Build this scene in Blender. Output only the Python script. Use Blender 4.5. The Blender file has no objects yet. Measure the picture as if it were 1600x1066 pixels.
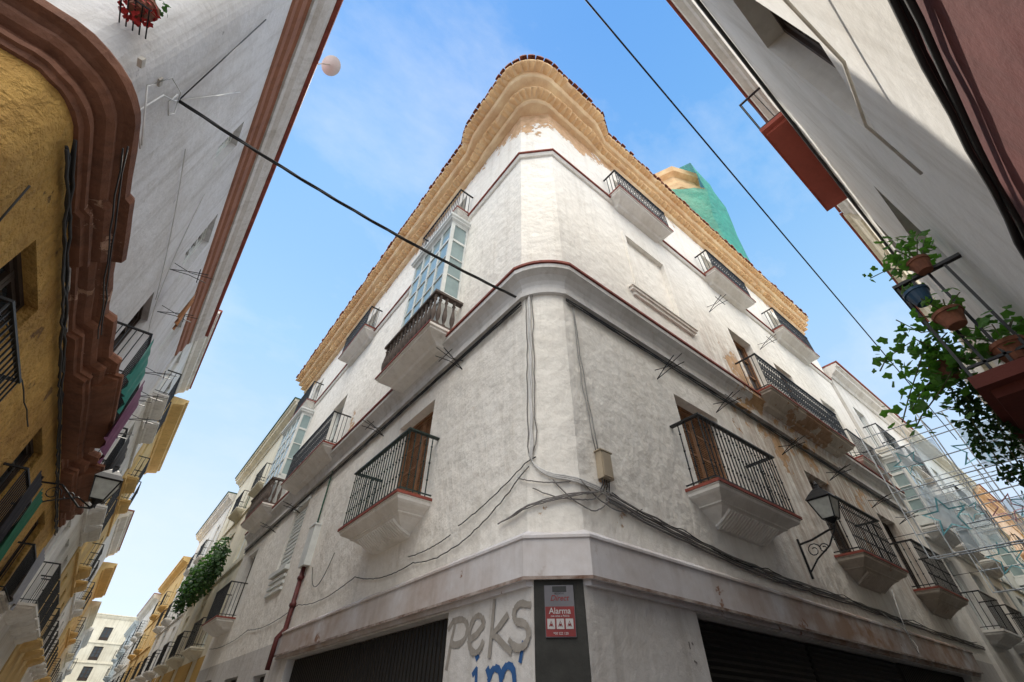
import bpy, bmesh, math, random
from mathutils import Vector, Matrix
rnd = random.Random(11)
C = bpy.context.scene.collection
rad = math.radians

# ------------------------------------------------------------------ camera
Xc = Vector((1190, -632, -690)).normalized()
Yc = Vector((-720, -602, -690)).normalized()
Zc = Xc.cross(Yc).normalized()
Yc = Zc.cross(Xc).normalized()
CAM = Vector((-3.48, -3.69, 1.6))
M3 = Matrix((Xc, Yc, Zc))
cd = bpy.data.cameras.new('camera'); cam = bpy.data.objects.new('camera', cd); C.objects.link(cam)
cam.matrix_world = Matrix.Translation(CAM) @ M3.to_4x4()
cd.sensor_width = 36; cd.lens = 690/1600*36; cd.clip_start = .05; cd.clip_end = 3000
bpy.context.scene.camera = cam
def ray(u, v): return M3 @ Vector((u-800, 533-v, -690))
def onx(u, v, x):
    d = ray(u, v); return CAM + d*((x-CAM.x)/d.x)
def ony(u, v, y):
    d = ray(u, v); return CAM + d*((y-CAM.y)/d.y)

# ------------------------------------------------------------------ materials
def newmat(name):
    m = bpy.data.materials.new(name); m.use_nodes = True
    nt = m.node_tree; b = nt.nodes['Principled BSDF']
    return m, nt, b
def mixc(nt, fac, a, b, mode='MIX'):
    n = nt.nodes.new('ShaderNodeMix'); n.data_type = 'RGBA'; n.blend_type = mode
    for s, v in ((n.inputs[0], fac), (n.inputs[6], a), (n.inputs[7], b)):
        if hasattr(v, 'links'): nt.links.new(v, s)
        elif isinstance(v, (int, float)): s.default_value = v
        else: s.default_value = (*v[:3], 1)
    return n.outputs[2]
def mrange(nt, val, a, b, c=0, d=1):
    n = nt.nodes.new('ShaderNodeMapRange'); nt.links.new(val, n.inputs[0])
    for i, v in enumerate((a, b, c, d)): n.inputs[i+1].default_value = v
    return n.outputs[0]
def mth(nt, op, a, b=0.0):
    n = nt.nodes.new('ShaderNodeMath'); n.operation = op
    for s, v in ((n.inputs[0], a), (n.inputs[1], b)):
        if hasattr(v, 'links'): nt.links.new(v, s)
        else: s.default_value = v
    return n.outputs[0]
def noise(nt, vec, scale, detail=6, rough=.6):
    n = nt.nodes.new('ShaderNodeTexNoise'); n.inputs['Scale'].default_value = scale
    n.inputs['Detail'].default_value = detail; n.inputs['Roughness'].default_value = rough
    nt.links.new(vec, n.inputs['Vector']); return n.outputs[0]
def scaled(nt, vec, s):
    n = nt.nodes.new('ShaderNodeMapping'); n.inputs['Scale'].default_value = s
    nt.links.new(vec, n.inputs['Vector']); return n.outputs[0]
def bumpn(nt, b, h, strength, dist):
    n = nt.nodes.new('ShaderNodeBump'); n.inputs['Strength'].default_value = strength
    n.inputs['Distance'].default_value = dist
    nt.links.new(h, n.inputs['Height']); nt.links.new(n.outputs[0], b.inputs['Normal'])
def dk(c, f): return tuple(x*f for x in c)
def mat(name, col, rough=.7, metal=0, var=.25, scale=4, bump=.2, bscale=30, dist=.01, second=None):
    m, nt, b = newmat(name)
    pos = nt.nodes.new('ShaderNodeNewGeometry').outputs['Position']
    f = mrange(nt, noise(nt, pos, scale, 7), .3, .7)
    c = mixc(nt, f, second if second else dk(col, 1-var), col)
    nt.links.new(c, b.inputs['Base Color'])
    b.inputs['Roughness'].default_value = rough; b.inputs['Metallic'].default_value = metal
    if bump: bumpn(nt, b, noise(nt, pos, bscale, 6), bump, dist)
    return m
def plaster(name, col, dirt=.35, streak=.4, bump=.5, peels=(), band=None, peelcol=(.42, .25, .12), peelbase=.0, dirtcol=None, bdist=.03, bands=6, rough=.6, scuff=.7, stains=(), stainf=(5, 5, .5)):
    m, nt, b = newmat(name)
    pos = nt.nodes.new('ShaderNodeNewGeometry').outputs['Position']
    dirtcol = dirtcol or (col[0]*.62, col[1]*.57, col[2]*.50)
    f1 = mth(nt, 'MULTIPLY', mrange(nt, noise(nt, pos, .55, 9, .68), .42, .72), dirt)
    c = mixc(nt, f1, col, dirtcol)
    f2 = mth(nt, 'MULTIPLY', mrange(nt, noise(nt, scaled(nt, pos, (3.2, 3.2, .22)), 1.3, 7, .65), .5, .78), streak)
    c = mixc(nt, f2, c, dk(dirtcol, .72))
    f3 = mth(nt, 'MULTIPLY', mrange(nt, noise(nt, pos, 3.2, 10, .72), .60, .70), dirt*scuff)
    c = mixc(nt, f3, c, dk(dirtcol, .85))
    # brown damp streaks around given points
    for (cx, cy, cz, r, amt) in stains:
        d = nt.nodes.new('ShaderNodeVectorMath'); d.operation = 'DISTANCE'
        nt.links.new(pos, d.inputs[0]); d.inputs[1].default_value = (cx, cy, cz)
        sf = mth(nt, 'MULTIPLY', mrange(nt, d.outputs['Value'], 0, r, amt, 0), mrange(nt, noise(nt, scaled(nt, pos, stainf), 1.2, 6, .6), .38, .62))
        c = mixc(nt, sf, c, (.32, .18, .10))
    fine = mrange(nt, noise(nt, pos, 9, 6, .6), .3, .7, .94, 1.02)
    g = nt.nodes.new('ShaderNodeVectorMath'); g.operation = 'SCALE'
    nt.links.new(c, g.inputs[0]); nt.links.new(fine, g.inputs['Scale']); c = g.outputs[0]
    pn = noise(nt, pos, 1.9, 9, .66)
    add = mth(nt, 'ADD', pn, peelbase)
    for (cx, cy, cz, r, amt) in peels:
        d = nt.nodes.new('ShaderNodeVectorMath'); d.operation = 'DISTANCE'
        nt.links.new(pos, d.inputs[0]); d.inputs[1].default_value = (cx, cy, cz)
        add = mth(nt, 'ADD', add, mrange(nt, d.outputs['Value'], 0, r, amt, 0))
    if band:
        sp = nt.nodes.new('ShaderNodeSeparateXYZ'); nt.links.new(pos, sp.inputs[0])
        add = mth(nt, 'ADD', add, mrange(nt, sp.outputs[2], band[0], band[1], 0, band[2]))
    pf = mrange(nt, add, .70, .725)
    pc = mixc(nt, mrange(nt, noise(nt, pos, 5, 5), .35, .65), peelcol, (peelcol[0]*1.35, peelcol[1]*1.45, peelcol[2]*1.7))
    c = mixc(nt, pf, c, pc)
    nt.links.new(c, b.inputs['Base Color']); b.inputs['Roughness'].default_value = .88
    h = mth(nt, 'ADD', noise(nt, pos, bands, 7, rough), mth(nt, 'MULTIPLY', noise(nt, scaled(nt, pos, (1, 1, .35)), 12, 4, .5), .2))
    h = mth(nt, 'SUBTRACT', h, mth(nt, 'MULTIPLY', pf, .35))
    bumpn(nt, b, h, bump, bdist)
    return m

m_corner = plaster('corner plaster', (.94, .905, .85), dirt=.22, streak=.34, bump=.6, bdist=.09, bands=3.2, rough=.52, scuff=.9,
    peels=((7.2, 0, 8.9, 1.5, .32), (7.6, 0, 6.9, 1.6, .26), (9.5, 0, 7.2, 1.3, .24), (1.0, 0, 4.0, .7, .22), (0, 1.2, 4.1, .6, .20), (12, 0, 7.0, 1.6, .24), (5.8, 0, 7.2, .9, .22), (.2, .2, 15.5, 2.0, .38), (.1, .4, 3.7, .6, .18), (0, 9.0, 9.0, 1.0, .18), (2.2, 0, 15.3, 1.3, .22), (10.5, 0, 5.0, 1.4, .2), (0, 2.4, 6.2, .8, .12)),
    band=(14.9, 15.7, .20), peelcol=(.52, .32, .17), stains=((7.4, 0, 7.0, 2.8, .9), (10.5, 0, 6.2, 3.2, .85), (13.5, 0, 6.0, 3.2, .8), (6.8, 0, 4.2, 2.2, .55), (6.6, 0, 9.2, 1.8, .6)))
m_low = plaster('shopfront plaster', (.68, .66, .65), dirt=.7, streak=.6, bump=.6)
m_grey = plaster('painted moulding', (.74, .73, .73), dirt=.5, streak=.5, bump=.4, peels=((9, -.2, 7.7, 4, .18), (6.5, -.2, 7.7, 1.2, .2)), stains=((9.5, -.2, 7.7, 5, .7),))
m_fascia = plaster('shop fascia paint', (.68, .66, .68), dirt=.8, streak=.35, bump=.15, dirtcol=(.44, .36, .31), peelcol=(.24, .13, .08), peelbase=.045, stains=((8, -.1, 3.0, 7, 1.0), (14, -.1, 3.1, 6, 1), (0, 7.5, 3.0, 4, .7), (0, 2.5, 2.7, 2, .5)), stainf=(1.2, 1.2, 1.5))
m_balc = plaster('white painted balcony stone', (.92, .89, .85), dirt=.6, streak=.3, bump=.4, peelbase=.02, peelcol=(.4, .3, .22))
m_red = mat('dark red trim', (.34, .075, .05), .7, var=.5, scale=6)
m_pipe = mat('dark red pipe', (.15, .03, .028), .6, var=.5, scale=6)
m_ochre = mat('ochre cornice', (.92, .68, .40), .9, var=.6, scale=2.0, bump=.6, bscale=9, dist=.04, second=(.66, .41, .21))
m_ochre2 = mat('pale ochre cornice', (.93, .75, .50), .9, scale=1.6, bump=.6, bscale=9, dist=.04, second=(.68, .45, .26))
m_tile = mat('red roof tile', (.42, .15, .09), .85, var=.6, scale=5, bump=.4)
m_iron = mat('black iron', (.018, .019, .022), .45, .3, var=.4, bump=.1)
m_irong = mat('dark green iron', (.018, .04, .035), .45, .2, var=.4, bump=.1)
m_wood = mat('brown wood', (.32, .15, .065), .6, var=.5, scale=9, bump=.3)
m_woodd = mat('dark wood', (.05, .03, .02), .6, var=.5, scale=9, bump=.3)
m_frame = mat('white painted frame', (.78, .80, .78), .5, var=.2, bump=.1)
m_green = mat('green painted wood', (.02, .10, .06), .55, var=.4, bump=.2)
m_stone = mat('weathered stone', (.60, .56, .50), .85, var=.4, scale=7, bump=.4, bscale=18)
m_balus = mat('dark weathered balusters', (.13, .10, .085), .85, var=.5, scale=7, bump=.4, bscale=18)
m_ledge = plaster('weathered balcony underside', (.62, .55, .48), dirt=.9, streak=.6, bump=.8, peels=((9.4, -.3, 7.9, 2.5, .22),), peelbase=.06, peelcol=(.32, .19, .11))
m_cable = mat('black cable', (.02, .02, .022), .6, var=.2, bump=0)
m_cablew = mat('painted white cable', (.78, .77, .76), .7, var=.3, bump=0)
m_cableg = mat('grey cable', (.20, .185, .18), .6, bump=0)
m_shut = mat('rusty dark shutter', (.014, .011, .009), .6, .3, var=.6, scale=8, bump=.3)
m_pillar = mat('bare concrete pillar', (.04, .04, .037), .85, var=.45, scale=5, bump=.5, bscale=14)
m_lamp = mat('frosted lamp glass', (.46, .47, .44), .25, var=.3, scale=9, bump=0)
m_terra = mat('terracotta', (.28, .11, .065), .85, var=.5, scale=14, bump=.3)
m_blue = mat('blue glazed pot', (.025, .08, .16), .35, var=.4, scale=12, bump=.1)
m_brown = plaster('brown painted cornice', (.25, .105, .06), dirt=.8, streak=.8, bump=.8, dirtcol=(.09, .04, .027), peelcol=(.38, .22, .14), peelbase=.08, bdist=.04)
m_frieze = plaster('brown painted frieze', (.32, .14, .085), dirt=.6, streak=.6, bump=.6, dirtcol=(.18, .075, .05), peelcol=(.45, .26, .17), peelbase=.03)
m_yellow = plaster('ochre yellow wall', (.80, .48, .13), dirt=.9, streak=.6, bump=1.0, dirtcol=(.38, .19, .045), bdist=.25, bands=5, peelcol=(.25, .13, .045), peelbase=.07)
m_leftw = plaster('cool white wall', (.72, .71, .72), dirt=.6, streak=.6, bump=.5, bdist=.05, peelcol=(.35, .33, .31), peelbase=.01)
m_rightw = plaster('cool off-white wall', (.72, .71, .69), dirt=.5, streak=.5, bump=.28, bdist=.04, peelcol=(.4, .35, .3), peelbase=.0)
m_rbase = plaster('dark red base wall', (.13, .03, .028), dirt=.6, streak=.5, bump=.4, peels=((-1.4, -4.19, 3.1, .35, .2),), peelcol=(.4, .34, .25), dirtcol=(.05, .013, .013))
def glassmat(name, col, rough=.08):
    m = mat(name, col, rough, 0, var=.35, scale=1.7, bump=.05, bscale=3)
    m.node_tree.nodes['Principled BSDF'].inputs['Specular IOR Level'].default_value = .8
    return m
m_glass = glassmat('dark window glass', (.04, .05, .06))
m_oglass = glassmat('pale window glass', (.32, .43, .44), .12)
def leafmat(name, c1, c2, tl=.45):
    m = mat(name, c1, .55, 0, scale=7, bump=0, second=c2)
    b = m.node_tree.nodes['Principled BSDF']
    nt = m.node_tree; tr = nt.nodes.new('ShaderNodeBsdfTranslucent'); tr.inputs[0].default_value = (c1[0]*1.6, c1[1]*1.8, c1[2], 1)
    mx = nt.nodes.new('ShaderNodeMixShader'); mx.inputs[0].default_value = tl
    nt.links.new(b.outputs[0], mx.inputs[1]); nt.links.new(tr.outputs[0], mx.inputs[2])
    nt.links.new(mx.outputs[0], nt.nodes['Material Output'].inputs[0]); return m
m_leaf = leafmat('green leaves', (.095, .22, .038), (.03, .085, .02), .45)
m_leafd = leafmat('dark ivy leaves', (.04, .10, .026), (.013, .04, .012), .3)
m_stem = mat('plant stem', (.10, .11, .045), .7, bump=0)
def seethrough(m, f):
    nt = m.node_tree; t = nt.nodes.new('ShaderNodeBsdfTransparent'); x = nt.nodes.new('ShaderNodeMixShader'); x.inputs[0].default_value = f
    nt.links.new(nt.nodes['Principled BSDF'].outputs[0], x.inputs[1]); nt.links.new(t.outputs[0], x.inputs[2]); nt.links.new(x.outputs[0], nt.nodes['Material Output'].inputs[0]); return m
m_net = seethrough(mat('green debris netting', (.05, .48, .36), .7, scale=.9, bump=1, bscale=3, dist=.2, second=(.025, .28, .22)), .22)
m_sheet = seethrough(mat('pale blue sheeting', (.55, .66, .76), .6, var=.2, bump=.2), .45)
def clothm(n, c): return mat(n, c, .85, var=.3, scale=6, bump=.3, bscale=12)

# ------------------------------------------------------------------ mesh helpers
class Fr:
    def __init__(s, o, a, n): s.o = Vector((*o, 0)); s.a = Vector((*a, 0)).normalized(); s.n = Vector((*n, 0)).normalized()
    def P(s, q, o, z): p = s.o + s.a*q + s.n*o; return (p.x, p.y, z)
ROOT = {}
class MB:
    def __init__(s, fr=None): s.v = []; s.f = []; s.fr = fr
    def add(s, vs, fs):
        b = len(s.v)
        for p in vs: s.v.append(s.fr.P(*p) if s.fr else tuple(p))
        for f in fs: s.f.append([b+i for i in f])
    def box(s, a0, a1, b0, b1, c0, c1):
        s.add([(a0,b0,c0),(a1,b0,c0),(a1,b1,c0),(a0,b1,c0),(a0,b0,c1),(a1,b0,c1),(a1,b1,c1),(a0,b1,c1)],
              [(0,3,2,1),(4,5,6,7),(0,1,5,4),(1,2,6,5),(2,3,7,6),(3,0,4,7)])
    def tube(s, pts, r, n=6, r1=None):
        pts = [Vector(p) for p in pts]; L = len(pts); vs = []; fs = []
        up = Vector((.13, .21, .97))
        for i, p in enumerate(pts):
            d = (pts[min(i+1, L-1)] - pts[max(i-1, 0)])
            if d.length < 1e-7: d = Vector((0, 0, 1))
            d.normalize(); u = d.cross(up)
            if u.length < .1: u = d.cross(Vector((1, 0, 0)))
            u.normalize(); w = d.cross(u)
            rr = r if r1 is None else r + (r1-r)*i/(L-1)
            for k in range(n):
                t = 2*math.pi*k/n; q = p + (u*math.cos(t) + w*math.sin(t))*rr; vs.append(tuple(q))
        for i in range(L-1):
            for k in range(n): fs.append((i*n+k, i*n+(k+1) % n, (i+1)*n+(k+1) % n, (i+1)*n+k))
        fs.append(tuple(range(n))[::-1]); fs.append(tuple((L-1)*n+k for k in range(n)))
        s.add(vs, fs)
    def lathe(s, c, prof, n=10):
        vs = []; fs = []
        for (r, z) in prof:
            for k in range(n):
                t = 2*math.pi*k/n; vs.append((c[0]+r*math.cos(t), c[1]+r*math.sin(t), c[2]+z))
        for i in range(len(prof)-1):
            for k in range(n): fs.append((i*n+k, i*n+(k+1) % n, (i+1)*n+(k+1) % n, (i+1)*n+k))
        fs.append(tuple(range(n))[::-1]); fs.append(tuple((len(prof)-1)*n+k for k in range(n)))
        s.add(vs, fs)
    def loft(s, s0, s1, rings, prot, z):      # rings (inset along, inset out, dz): a bracket growing out of the wall
        vs = []; fs = []
        for (i, j, dz) in rings:
            o = max(prot-j, .01)
            vs += [(s0+i, -.02, z+dz), (s0+i, o, z+dz), (s1-i, o, z+dz), (s1-i, -.02, z+dz)]
        for r in range(len(rings)-1):
            for k in range(3): fs.append((r*4+k, r*4+k+1, r*4+4+k+1, r*4+4+k))
        fs.append((0, 1, 2, 3)); q = (len(rings)-1)*4; fs.append((q, q+1, q+2, q+3))
        s.add(vs, fs)
    def build(s, name, m, parent=None, smooth=False, label=None):
        me = bpy.data.meshes.new(name)
        if parent is not None: org = ROOT[parent.name]
        else:
            xs = [p[0] for p in s.v]; ys = [p[1] for p in s.v]; zs = [p[2] for p in s.v]
            org = Vector(((min(xs)+max(xs))/2, (min(ys)+max(ys))/2, min(zs)))
        me.from_pydata([(p[0]-org.x, p[1]-org.y, p[2]-org.z) for p in s.v], [], s.f)
        bm = bmesh.new(); bm.from_mesh(me); bmesh.ops.recalc_face_normals(bm, faces=bm.faces); bm.to_mesh(me); bm.free()
        if smooth:
            for p in me.polygons: p.use_smooth = True
        me.materials.append(m)
        o = bpy.data.objects.new(name, me); C.objects.link(o)
        if parent is not None: o.parent = parent
        else: o.location = org
        ROOT[o.name] = org
        if label: o['label'] = label
        return o
def tag(o, label, cat, group=None, kind=None):
    o['label'] = label; o['category'] = cat
    if group: o['group'] = group
    if kind: o['kind'] = kind
    return o
def thing(name, label, cat, loc, group=None):
    o = bpy.data.objects.new(name, None); C.objects.link(o); o.location = loc; o.empty_display_size = .2
    ROOT[o.name] = Vector(loc); return tag(o, label, cat, group)
def sweep(mb, path, prof, caps=True, jit=0.0):
    n = len(path); P = [Vector(p) for p in path]; nr = []
    for i in range(n-1):
        d = (P[i+1]-P[i]).normalized(); nr.append(Vector((d.y, -d.x)))
    vn = []
    for i in range(n):
        if i == 0: vn.append(nr[0])
        elif i == n-1: vn.append(nr[-1])
        else: vn.append((nr[i-1]+nr[i])/(1+nr[i-1].dot(nr[i])))
    k = len(prof); vs = []; fs = []
    for i in range(n):
        jo, jz = rnd.uniform(-jit, jit), rnd.uniform(-jit, jit)
        for (o, z) in prof:
            q = P[i]+vn[i]*(o+(jo+rnd.uniform(-jit, jit)*.5 if o > .02 else 0)); vs.append((q.x, q.y, z+(jz if o > .02 else 0)))
    for i in range(n-1):
        for j in range(k-1): fs.append((i*k+j, i*k+j+1, (i+1)*k+j+1, (i+1)*k+j))
    if caps: fs.append(tuple(range(k))); fs.append(tuple((n-1)*k+j for j in range(k)))
    mb.add(vs, fs)
def dense(path, step):
    out = []
    for i in range(len(path)-1):
        a, b = Vector(path[i]), Vector(path[i+1]); n = max(1, round((b-a).length/step))
        for k in range(n): out.append(tuple(a.lerp(b, k/n)))
    return out+[path[-1]]
def facade(mb, s0, s1, z0, z1, holes, depth):
    ss = sorted({s0, s1, *[h[0] for h in holes], *[h[1] for h in holes]}); ss = [x for x in ss if s0 <= x <= s1]
    zs = sorted({z0, z1, *[h[2] for h in holes], *[h[3] for h in holes]}); zs = [x for x in zs if z0 <= x <= z1]
    for i in range(len(ss)-1):
        for j in range(len(zs)-1):
            cs = (ss[i]+ss[i+1])/2; cz = (zs[j]+zs[j+1])/2
            if any(h[0] < cs < h[1] and h[2] < cz < h[3] for h in holes): continue
            mb.add([(ss[i], 0, zs[j]), (ss[i+1], 0, zs[j]), (ss[i+1], 0, zs[j+1]), (ss[i], 0, zs[j+1])], [(0, 1, 2, 3)])
    for h in holes:
        a, b, c, d = h[:4]; dp = h[4] if len(h) > 4 else depth
        mb.add([(a,0,c),(b,0,c),(b,0,d),(a,0,d),(a,-dp,c),(b,-dp,c),(b,-dp,d),(a,-dp,d)],
               [(0,1,5,4),(1,2,6,5),(2,3,7,6),(3,0,4,7),(4,5,6,7)])

# ------------------------------------------------------------------ building parts
def door(F, root, s0, s1, z0, z1, d, m=None, name='balcony_door', glass=True, gm=None):
    m = m or m_wood; mb = MB(F); o = -d+.01
    fw = .06
    mb.box(s0, s0+fw, o, o+.09, z0, z1); mb.box(s1-fw, s1, o, o+.09, z0, z1)
    mb.box(s0+fw, s1-fw, o, o+.09, z1-fw, z1)
    mid = (s0+s1)/2
    for a, b in ((s0+fw, mid-.004), (mid+.004, s1-fw)):
        mb.box(a, a+.07, o, o+.06, z0, z1-fw); mb.box(b-.07, b, o, o+.06, z0, z1-fw)
        H = z1-fw-z0
        zz = [z0, z0+.5*min(1, H/2.2), z0+H*.52, z0+H*.76, z1-fw-.05]
        for q in zz: mb.box(a+.07, b-.07, o, o+.055, q, q+.05)
        mb.box(a+.07, b-.07, o, o+.03, z0+.05, zz[1])
        if not glass:
            zq = zz[1]+.06
            while zq < z1-fw-.06: mb.box(a+.07, b-.07, o+.005, o+.045, zq, zq+.022); zq += .045
    p = mb.build(name, m, root)
    g = MB(F); g.box(s0+fw, s1-fw, o+.003, o+.012, z0+.02, z1-fw); g.build('pane', gm or (m_glass if glass else m), p)
    return p
RINGS_BIG = [(0,0,0),(0,0,-.05),(.02,.02,-.06),(.03,.03,-.105),(.075,.07,-.135),(.17,.12,-.17),(.25,.18,-.21),(.25,.18,-.23),(.31,.22,-.245),(.40,.29,-.30),(.52,.40,-.37),(.62,.50,-.44),(.64,.54,-.47)]
RINGS_MID = [(0,0,0),(0,0,-.06),(.04,.04,-.075),(.04,.04,-.12),(.09,.08,-.15),(.17,.17,-.20),(.22,.25,-.24),(.24,.31,-.26),(.27,.35,-.31),(.36,.46,-.35)]
def railing(mb, s0, s1, o, z, h, sp=.12, knobs=False, scroll=False, t=.008, cap=.022):
    mb.box(s0-cap, s1+cap, o-cap, o+cap, z+h-.03, z+h); mb.box(s0, s1, o-.01, o+.01, z+.07, z+.09)
    for a in (s0, s1):
        mb.box(a-cap, a+cap, 0, o-cap-.001, z+h-.03, z+h); mb.box(a-.01, a+.01, 0, o-.012, z+.07, z+.09)
    if scroll:
        mb.box(s0, s1, o-.009, o+.009, z+.30, z+.315); mb.box(s0, s1, o-.009, o+.009, z+h-.16, z+h-.145)
    def bar(a, b):
        mb.box(a-t, a+t, b-t, b+t, z+.0, z+h-.03)
        if knobs:
            for q in (.28, .55, .82):
                mb.lathe((a, b, z+h*q), [(.004, -.025), (.02, -.008), (.02, .008), (.004, .025)], 5)
    n = max(2, round((s1-s0)/sp)); 
    for i in range(n+1): bar(s0+(s1-s0)*i/n, o)
    k = max(1, round(o/sp))
    for i in range(1, k):
        for a in (s0, s1): bar(a, o*i/k)
    if scroll:
        for i in range(n):
            c = s0+(s1-s0)*(i+.5)/n; r = (s1-s0)/n*.42
            for zc, rr in ((z+.2, r), (z+h-.095, r*.8)):
                pts = [(c+rr*math.cos(t2), o, zc+rr*math.sin(t2)) for t2 in [2*math.pi*q/8 for q in range(9)]]
                mb.tube(pts, .007, 3)
            mb.tube([(c, o, z+.32), (c+r*.7, o, z+.42), (c, o, z+.52), (c-r*.7, o, z+.42), (c, o, z+.32)], .007, 3)
            mb.tube([(c, o, z+.56), (c+r*.7, o, z+.68), (c, o, z+.8), (c-r*.7, o, z+.68), (c, o, z+.56)], .007, 3)
def balcony(F, root, s0, s1, z, prot, h, style='mid', mr=None, ms=None, trim=True, sp=.12, label=None):
    mb = MB(F)
    if style == 'big':
        mb.loft(s0, s1, RINGS_BIG, prot, z)
        n = int((s1-s0-.9)/.085)
        for i in range(n):
            a = s0+.5+(s1-s0-1.0)*(i+.5)/n
            mb.tube([(a, prot-.235, z-.265), (a, prot-.30, z-.315), (a, prot-.41, z-.39), (a, .05, z-.455)], .034, 5, .02)
    else:
        mb.loft(s0, s1, RINGS_MID, prot, z)
    p = mb.build('balcony', ms or m_balc, root, label=label)
    if trim:
        t = MB(F); e = .018
        t.box(s0-e, s1+e, prot+.002, prot+e, z-.035, z+.012)
        t.box(s0-e, s0-.002, 0, prot+.001, z-.035, z+.012); t.box(s1+.002, s1+e, 0, prot+.001, z-.035, z+.012)
        t.build('floor_edge', m_red, p)
    r = MB(F); railing(r, s0+.05, s1-.05, prot-.05, z, h, sp, knobs=(style == 'big'), scroll=(style == 'ornate'), cap=.04 if style == 'big' else .022)
    r.build('railing', mr or m_iron, p)
    return p
def bracket(F, root, s, z, L=.55):
    mb = MB(F)
    for ds in (-.16, .16):
        mb.tube([(s, 0, z-.12), (s+ds*.4, L*.5, z), (s+ds, L, z+.05)], .011, 4)
    mb.tube([(s-.25, L*.75, z+.03), (s+.25, L*.75, z+.03)], .01, 4)
    mb.tube([(s, 0, z+.1), (s, L*.5, z+.02), (s, L*1.15, z+.12)], .01, 4)
    mb.build('iron_bracket', m_iron, root)
def oriel(F, root, s0, s1, z0, z1, prot, cols=4, rows=5, label=None):
    mb = MB(F); w = .05
    def pane_wall(a0, a1, fixed, along, nc):
        for i in range(nc+1):
            a = a0+(a1-a0)*i/nc
            if along: mb.box(a-w/2, a+w/2, prot-w, prot, z0, z1)
            else: mb.box(fixed-w/2, fixed+w/2, a-w/2, a+w/2, z0, z1)
        for j in range(rows+1):
            z = z0+(z1-z0)*j/rows; hh = .09 if j in (0, rows) or j == rows-1 else .035
            if along: mb.box(a0, a1, prot-w+.006, prot-.006, z-hh/2, z+hh/2)
            else: mb.box(fixed-w/2+.006, fixed+w/2-.006, a0, a1, z-hh/2, z+hh/2)
    pane_wall(s0+w/2, s1-w/2, 0, True, cols)
    pane_wall(.03, prot-w*1.5, s0+w/2, False, 1); pane_wall(.03, prot-w*1.5, s1-w/2, False, 1)
    p = mb.build('bay_window', m_frame, root, label=label)
    g = MB(F); g.box(s0+w*.7, s1-w*.7, .0, prot-w*.6, z0+.02, z1-.02); g.build('pane', m_oglass, p)
    r = MB(F); r.loft(s0-.12, s1+.12, [(0,0,.22),(0,0,.14),(.04,.04,.10),(.04,.04,.05),(.1,.1,0),(.12,.12,-.04)], prot+.12, z1+.04)
    r.build('roof', m_frame, p)
    b = MB(F); b.box(s0+.01, s1-.01, 0, prot-.01, z0-.35, z0-.05); b.build('apron', m_frame, p)
    return p
def wobble(F, pts, amp=.015, step=.35, o=.03):
    out = []
    for i in range(len(pts)-1):
        a, b = pts[i], pts[i+1]; L = math.hypot(b[0]-a[0], b[1]-a[1]); n = max(1, int(L/step))
        for k in range(n):
            t = k/n; out.append((a[0]+(b[0]-a[0])*t+rnd.uniform(-amp, amp), o, a[1]+(b[1]-a[1])*t+rnd.uniform(-amp, amp)))
    out.append((pts[-1][0], o, pts[-1][1])); return out
def sagline(a, b, sag, n=24):
    a, b = Vector(a), Vector(b)
    return [tuple(a.lerp(b, i/n) - Vector((0, 0, sag*4*(i/n)*(1-i/n)))) for i in range(n+1)]

FL = Fr((0, 0), (0, 1), (-1, 0))     # long facade on the left street
FR = Fr((0, 0), (1, 0), (0, -1))     # long facade on the right street
FB = Fr((-5.7, 0), (0, 1), (1, 0))   # across the left street
FS = Fr((0, -4.19), (1, 0), (0, 1))  # across the right street
CH = .57; CL = .47; LY = 19.6; LX = 16.5; PC = .38; FLAT = .5

# ================================================================== CORNER BUILDING
cb = thing('corner_building', 'tall white corner building with rounded edge, iron balconies and ochre tiled eaves in the centre', 'building', (0, 0, 0))
w = MB(FL)
holesL = [(3.45,5.05,4.56,6.85),(11.3,12.7,5.2,7.1),(16.9,18.3,4.5,6.9),(10.7,12.1,8.3,10.9),(3.4,4.8,13.15,14.9),(9.9,11.2,13.15,14.9),(16.3,17.6,13.15,14.9)]
facade(w, CL, LY, 3.2, 7.95, holesL[:3], .32); facade(w, CH, LY, 7.95, 15.8, holesL[3:], .32)
wr = MB(FR)
holesR = [(3.35,4.85,4.5,6.6),(8.6,10.0,4.5,6.6),(13.0,14.4,4.5,6.6),(3.1,4.7,9.35,11.6,.09),(7.6,8.9,8.2,10.9),(10.3,11.5,8.2,10.9),(13.6,14.8,8.4,10.9),(3.3,4.6,13.15,14.9),(8.0,9.2,13.15,14.9),(12.6,13.8,13.15,14.9)]
facade(wr, CL, LX, 3.2, 7.95, holesR[:3], .32); facade(wr, CH, LX, 7.95, 15.8, holesR[3:], .32)
def corner_arc(c, n, flat):
    out = []
    for k in range(n+1):
        t = math.pi/2*k/n; a = Vector((c-c*math.cos(t), c-c*math.sin(t))); q = Vector((0, c)).lerp(Vector((c, 0)), k/n)
        out.append(tuple(a.lerp(q, flat)))
    return out
arc = corner_arc(CL, 12, FLAT)
def joinmb(a, b):
    c = MB(); c.v = a.v+b.v; nb = len(a.v); c.f = a.f+[[i+nb for i in f] for f in b.f]; return c
ww = joinmb(w, wr)
sweep(ww, arc, [(0, 3.2), (0, 7.95)], caps=False)
sweep(ww, [(0, CH), (CH, 0)], [(0, 7.95), (0, 15.8)], caps=False)
ww.add([(0,LY,0),(12,LY,0),(12,LY,16),(0,LY,16)], [(0,1,2,3)]); ww.add([(LX,0,0),(LX,12,0),(LX,12,16),(LX,0,16)], [(0,1,2,3)])
ww.add([(12,LY,0),(LX,12,0),(LX,12,16),(12,LY,16)], [(0,1,2,3)])
ww.build('wall', m_corner, cb)
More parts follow.
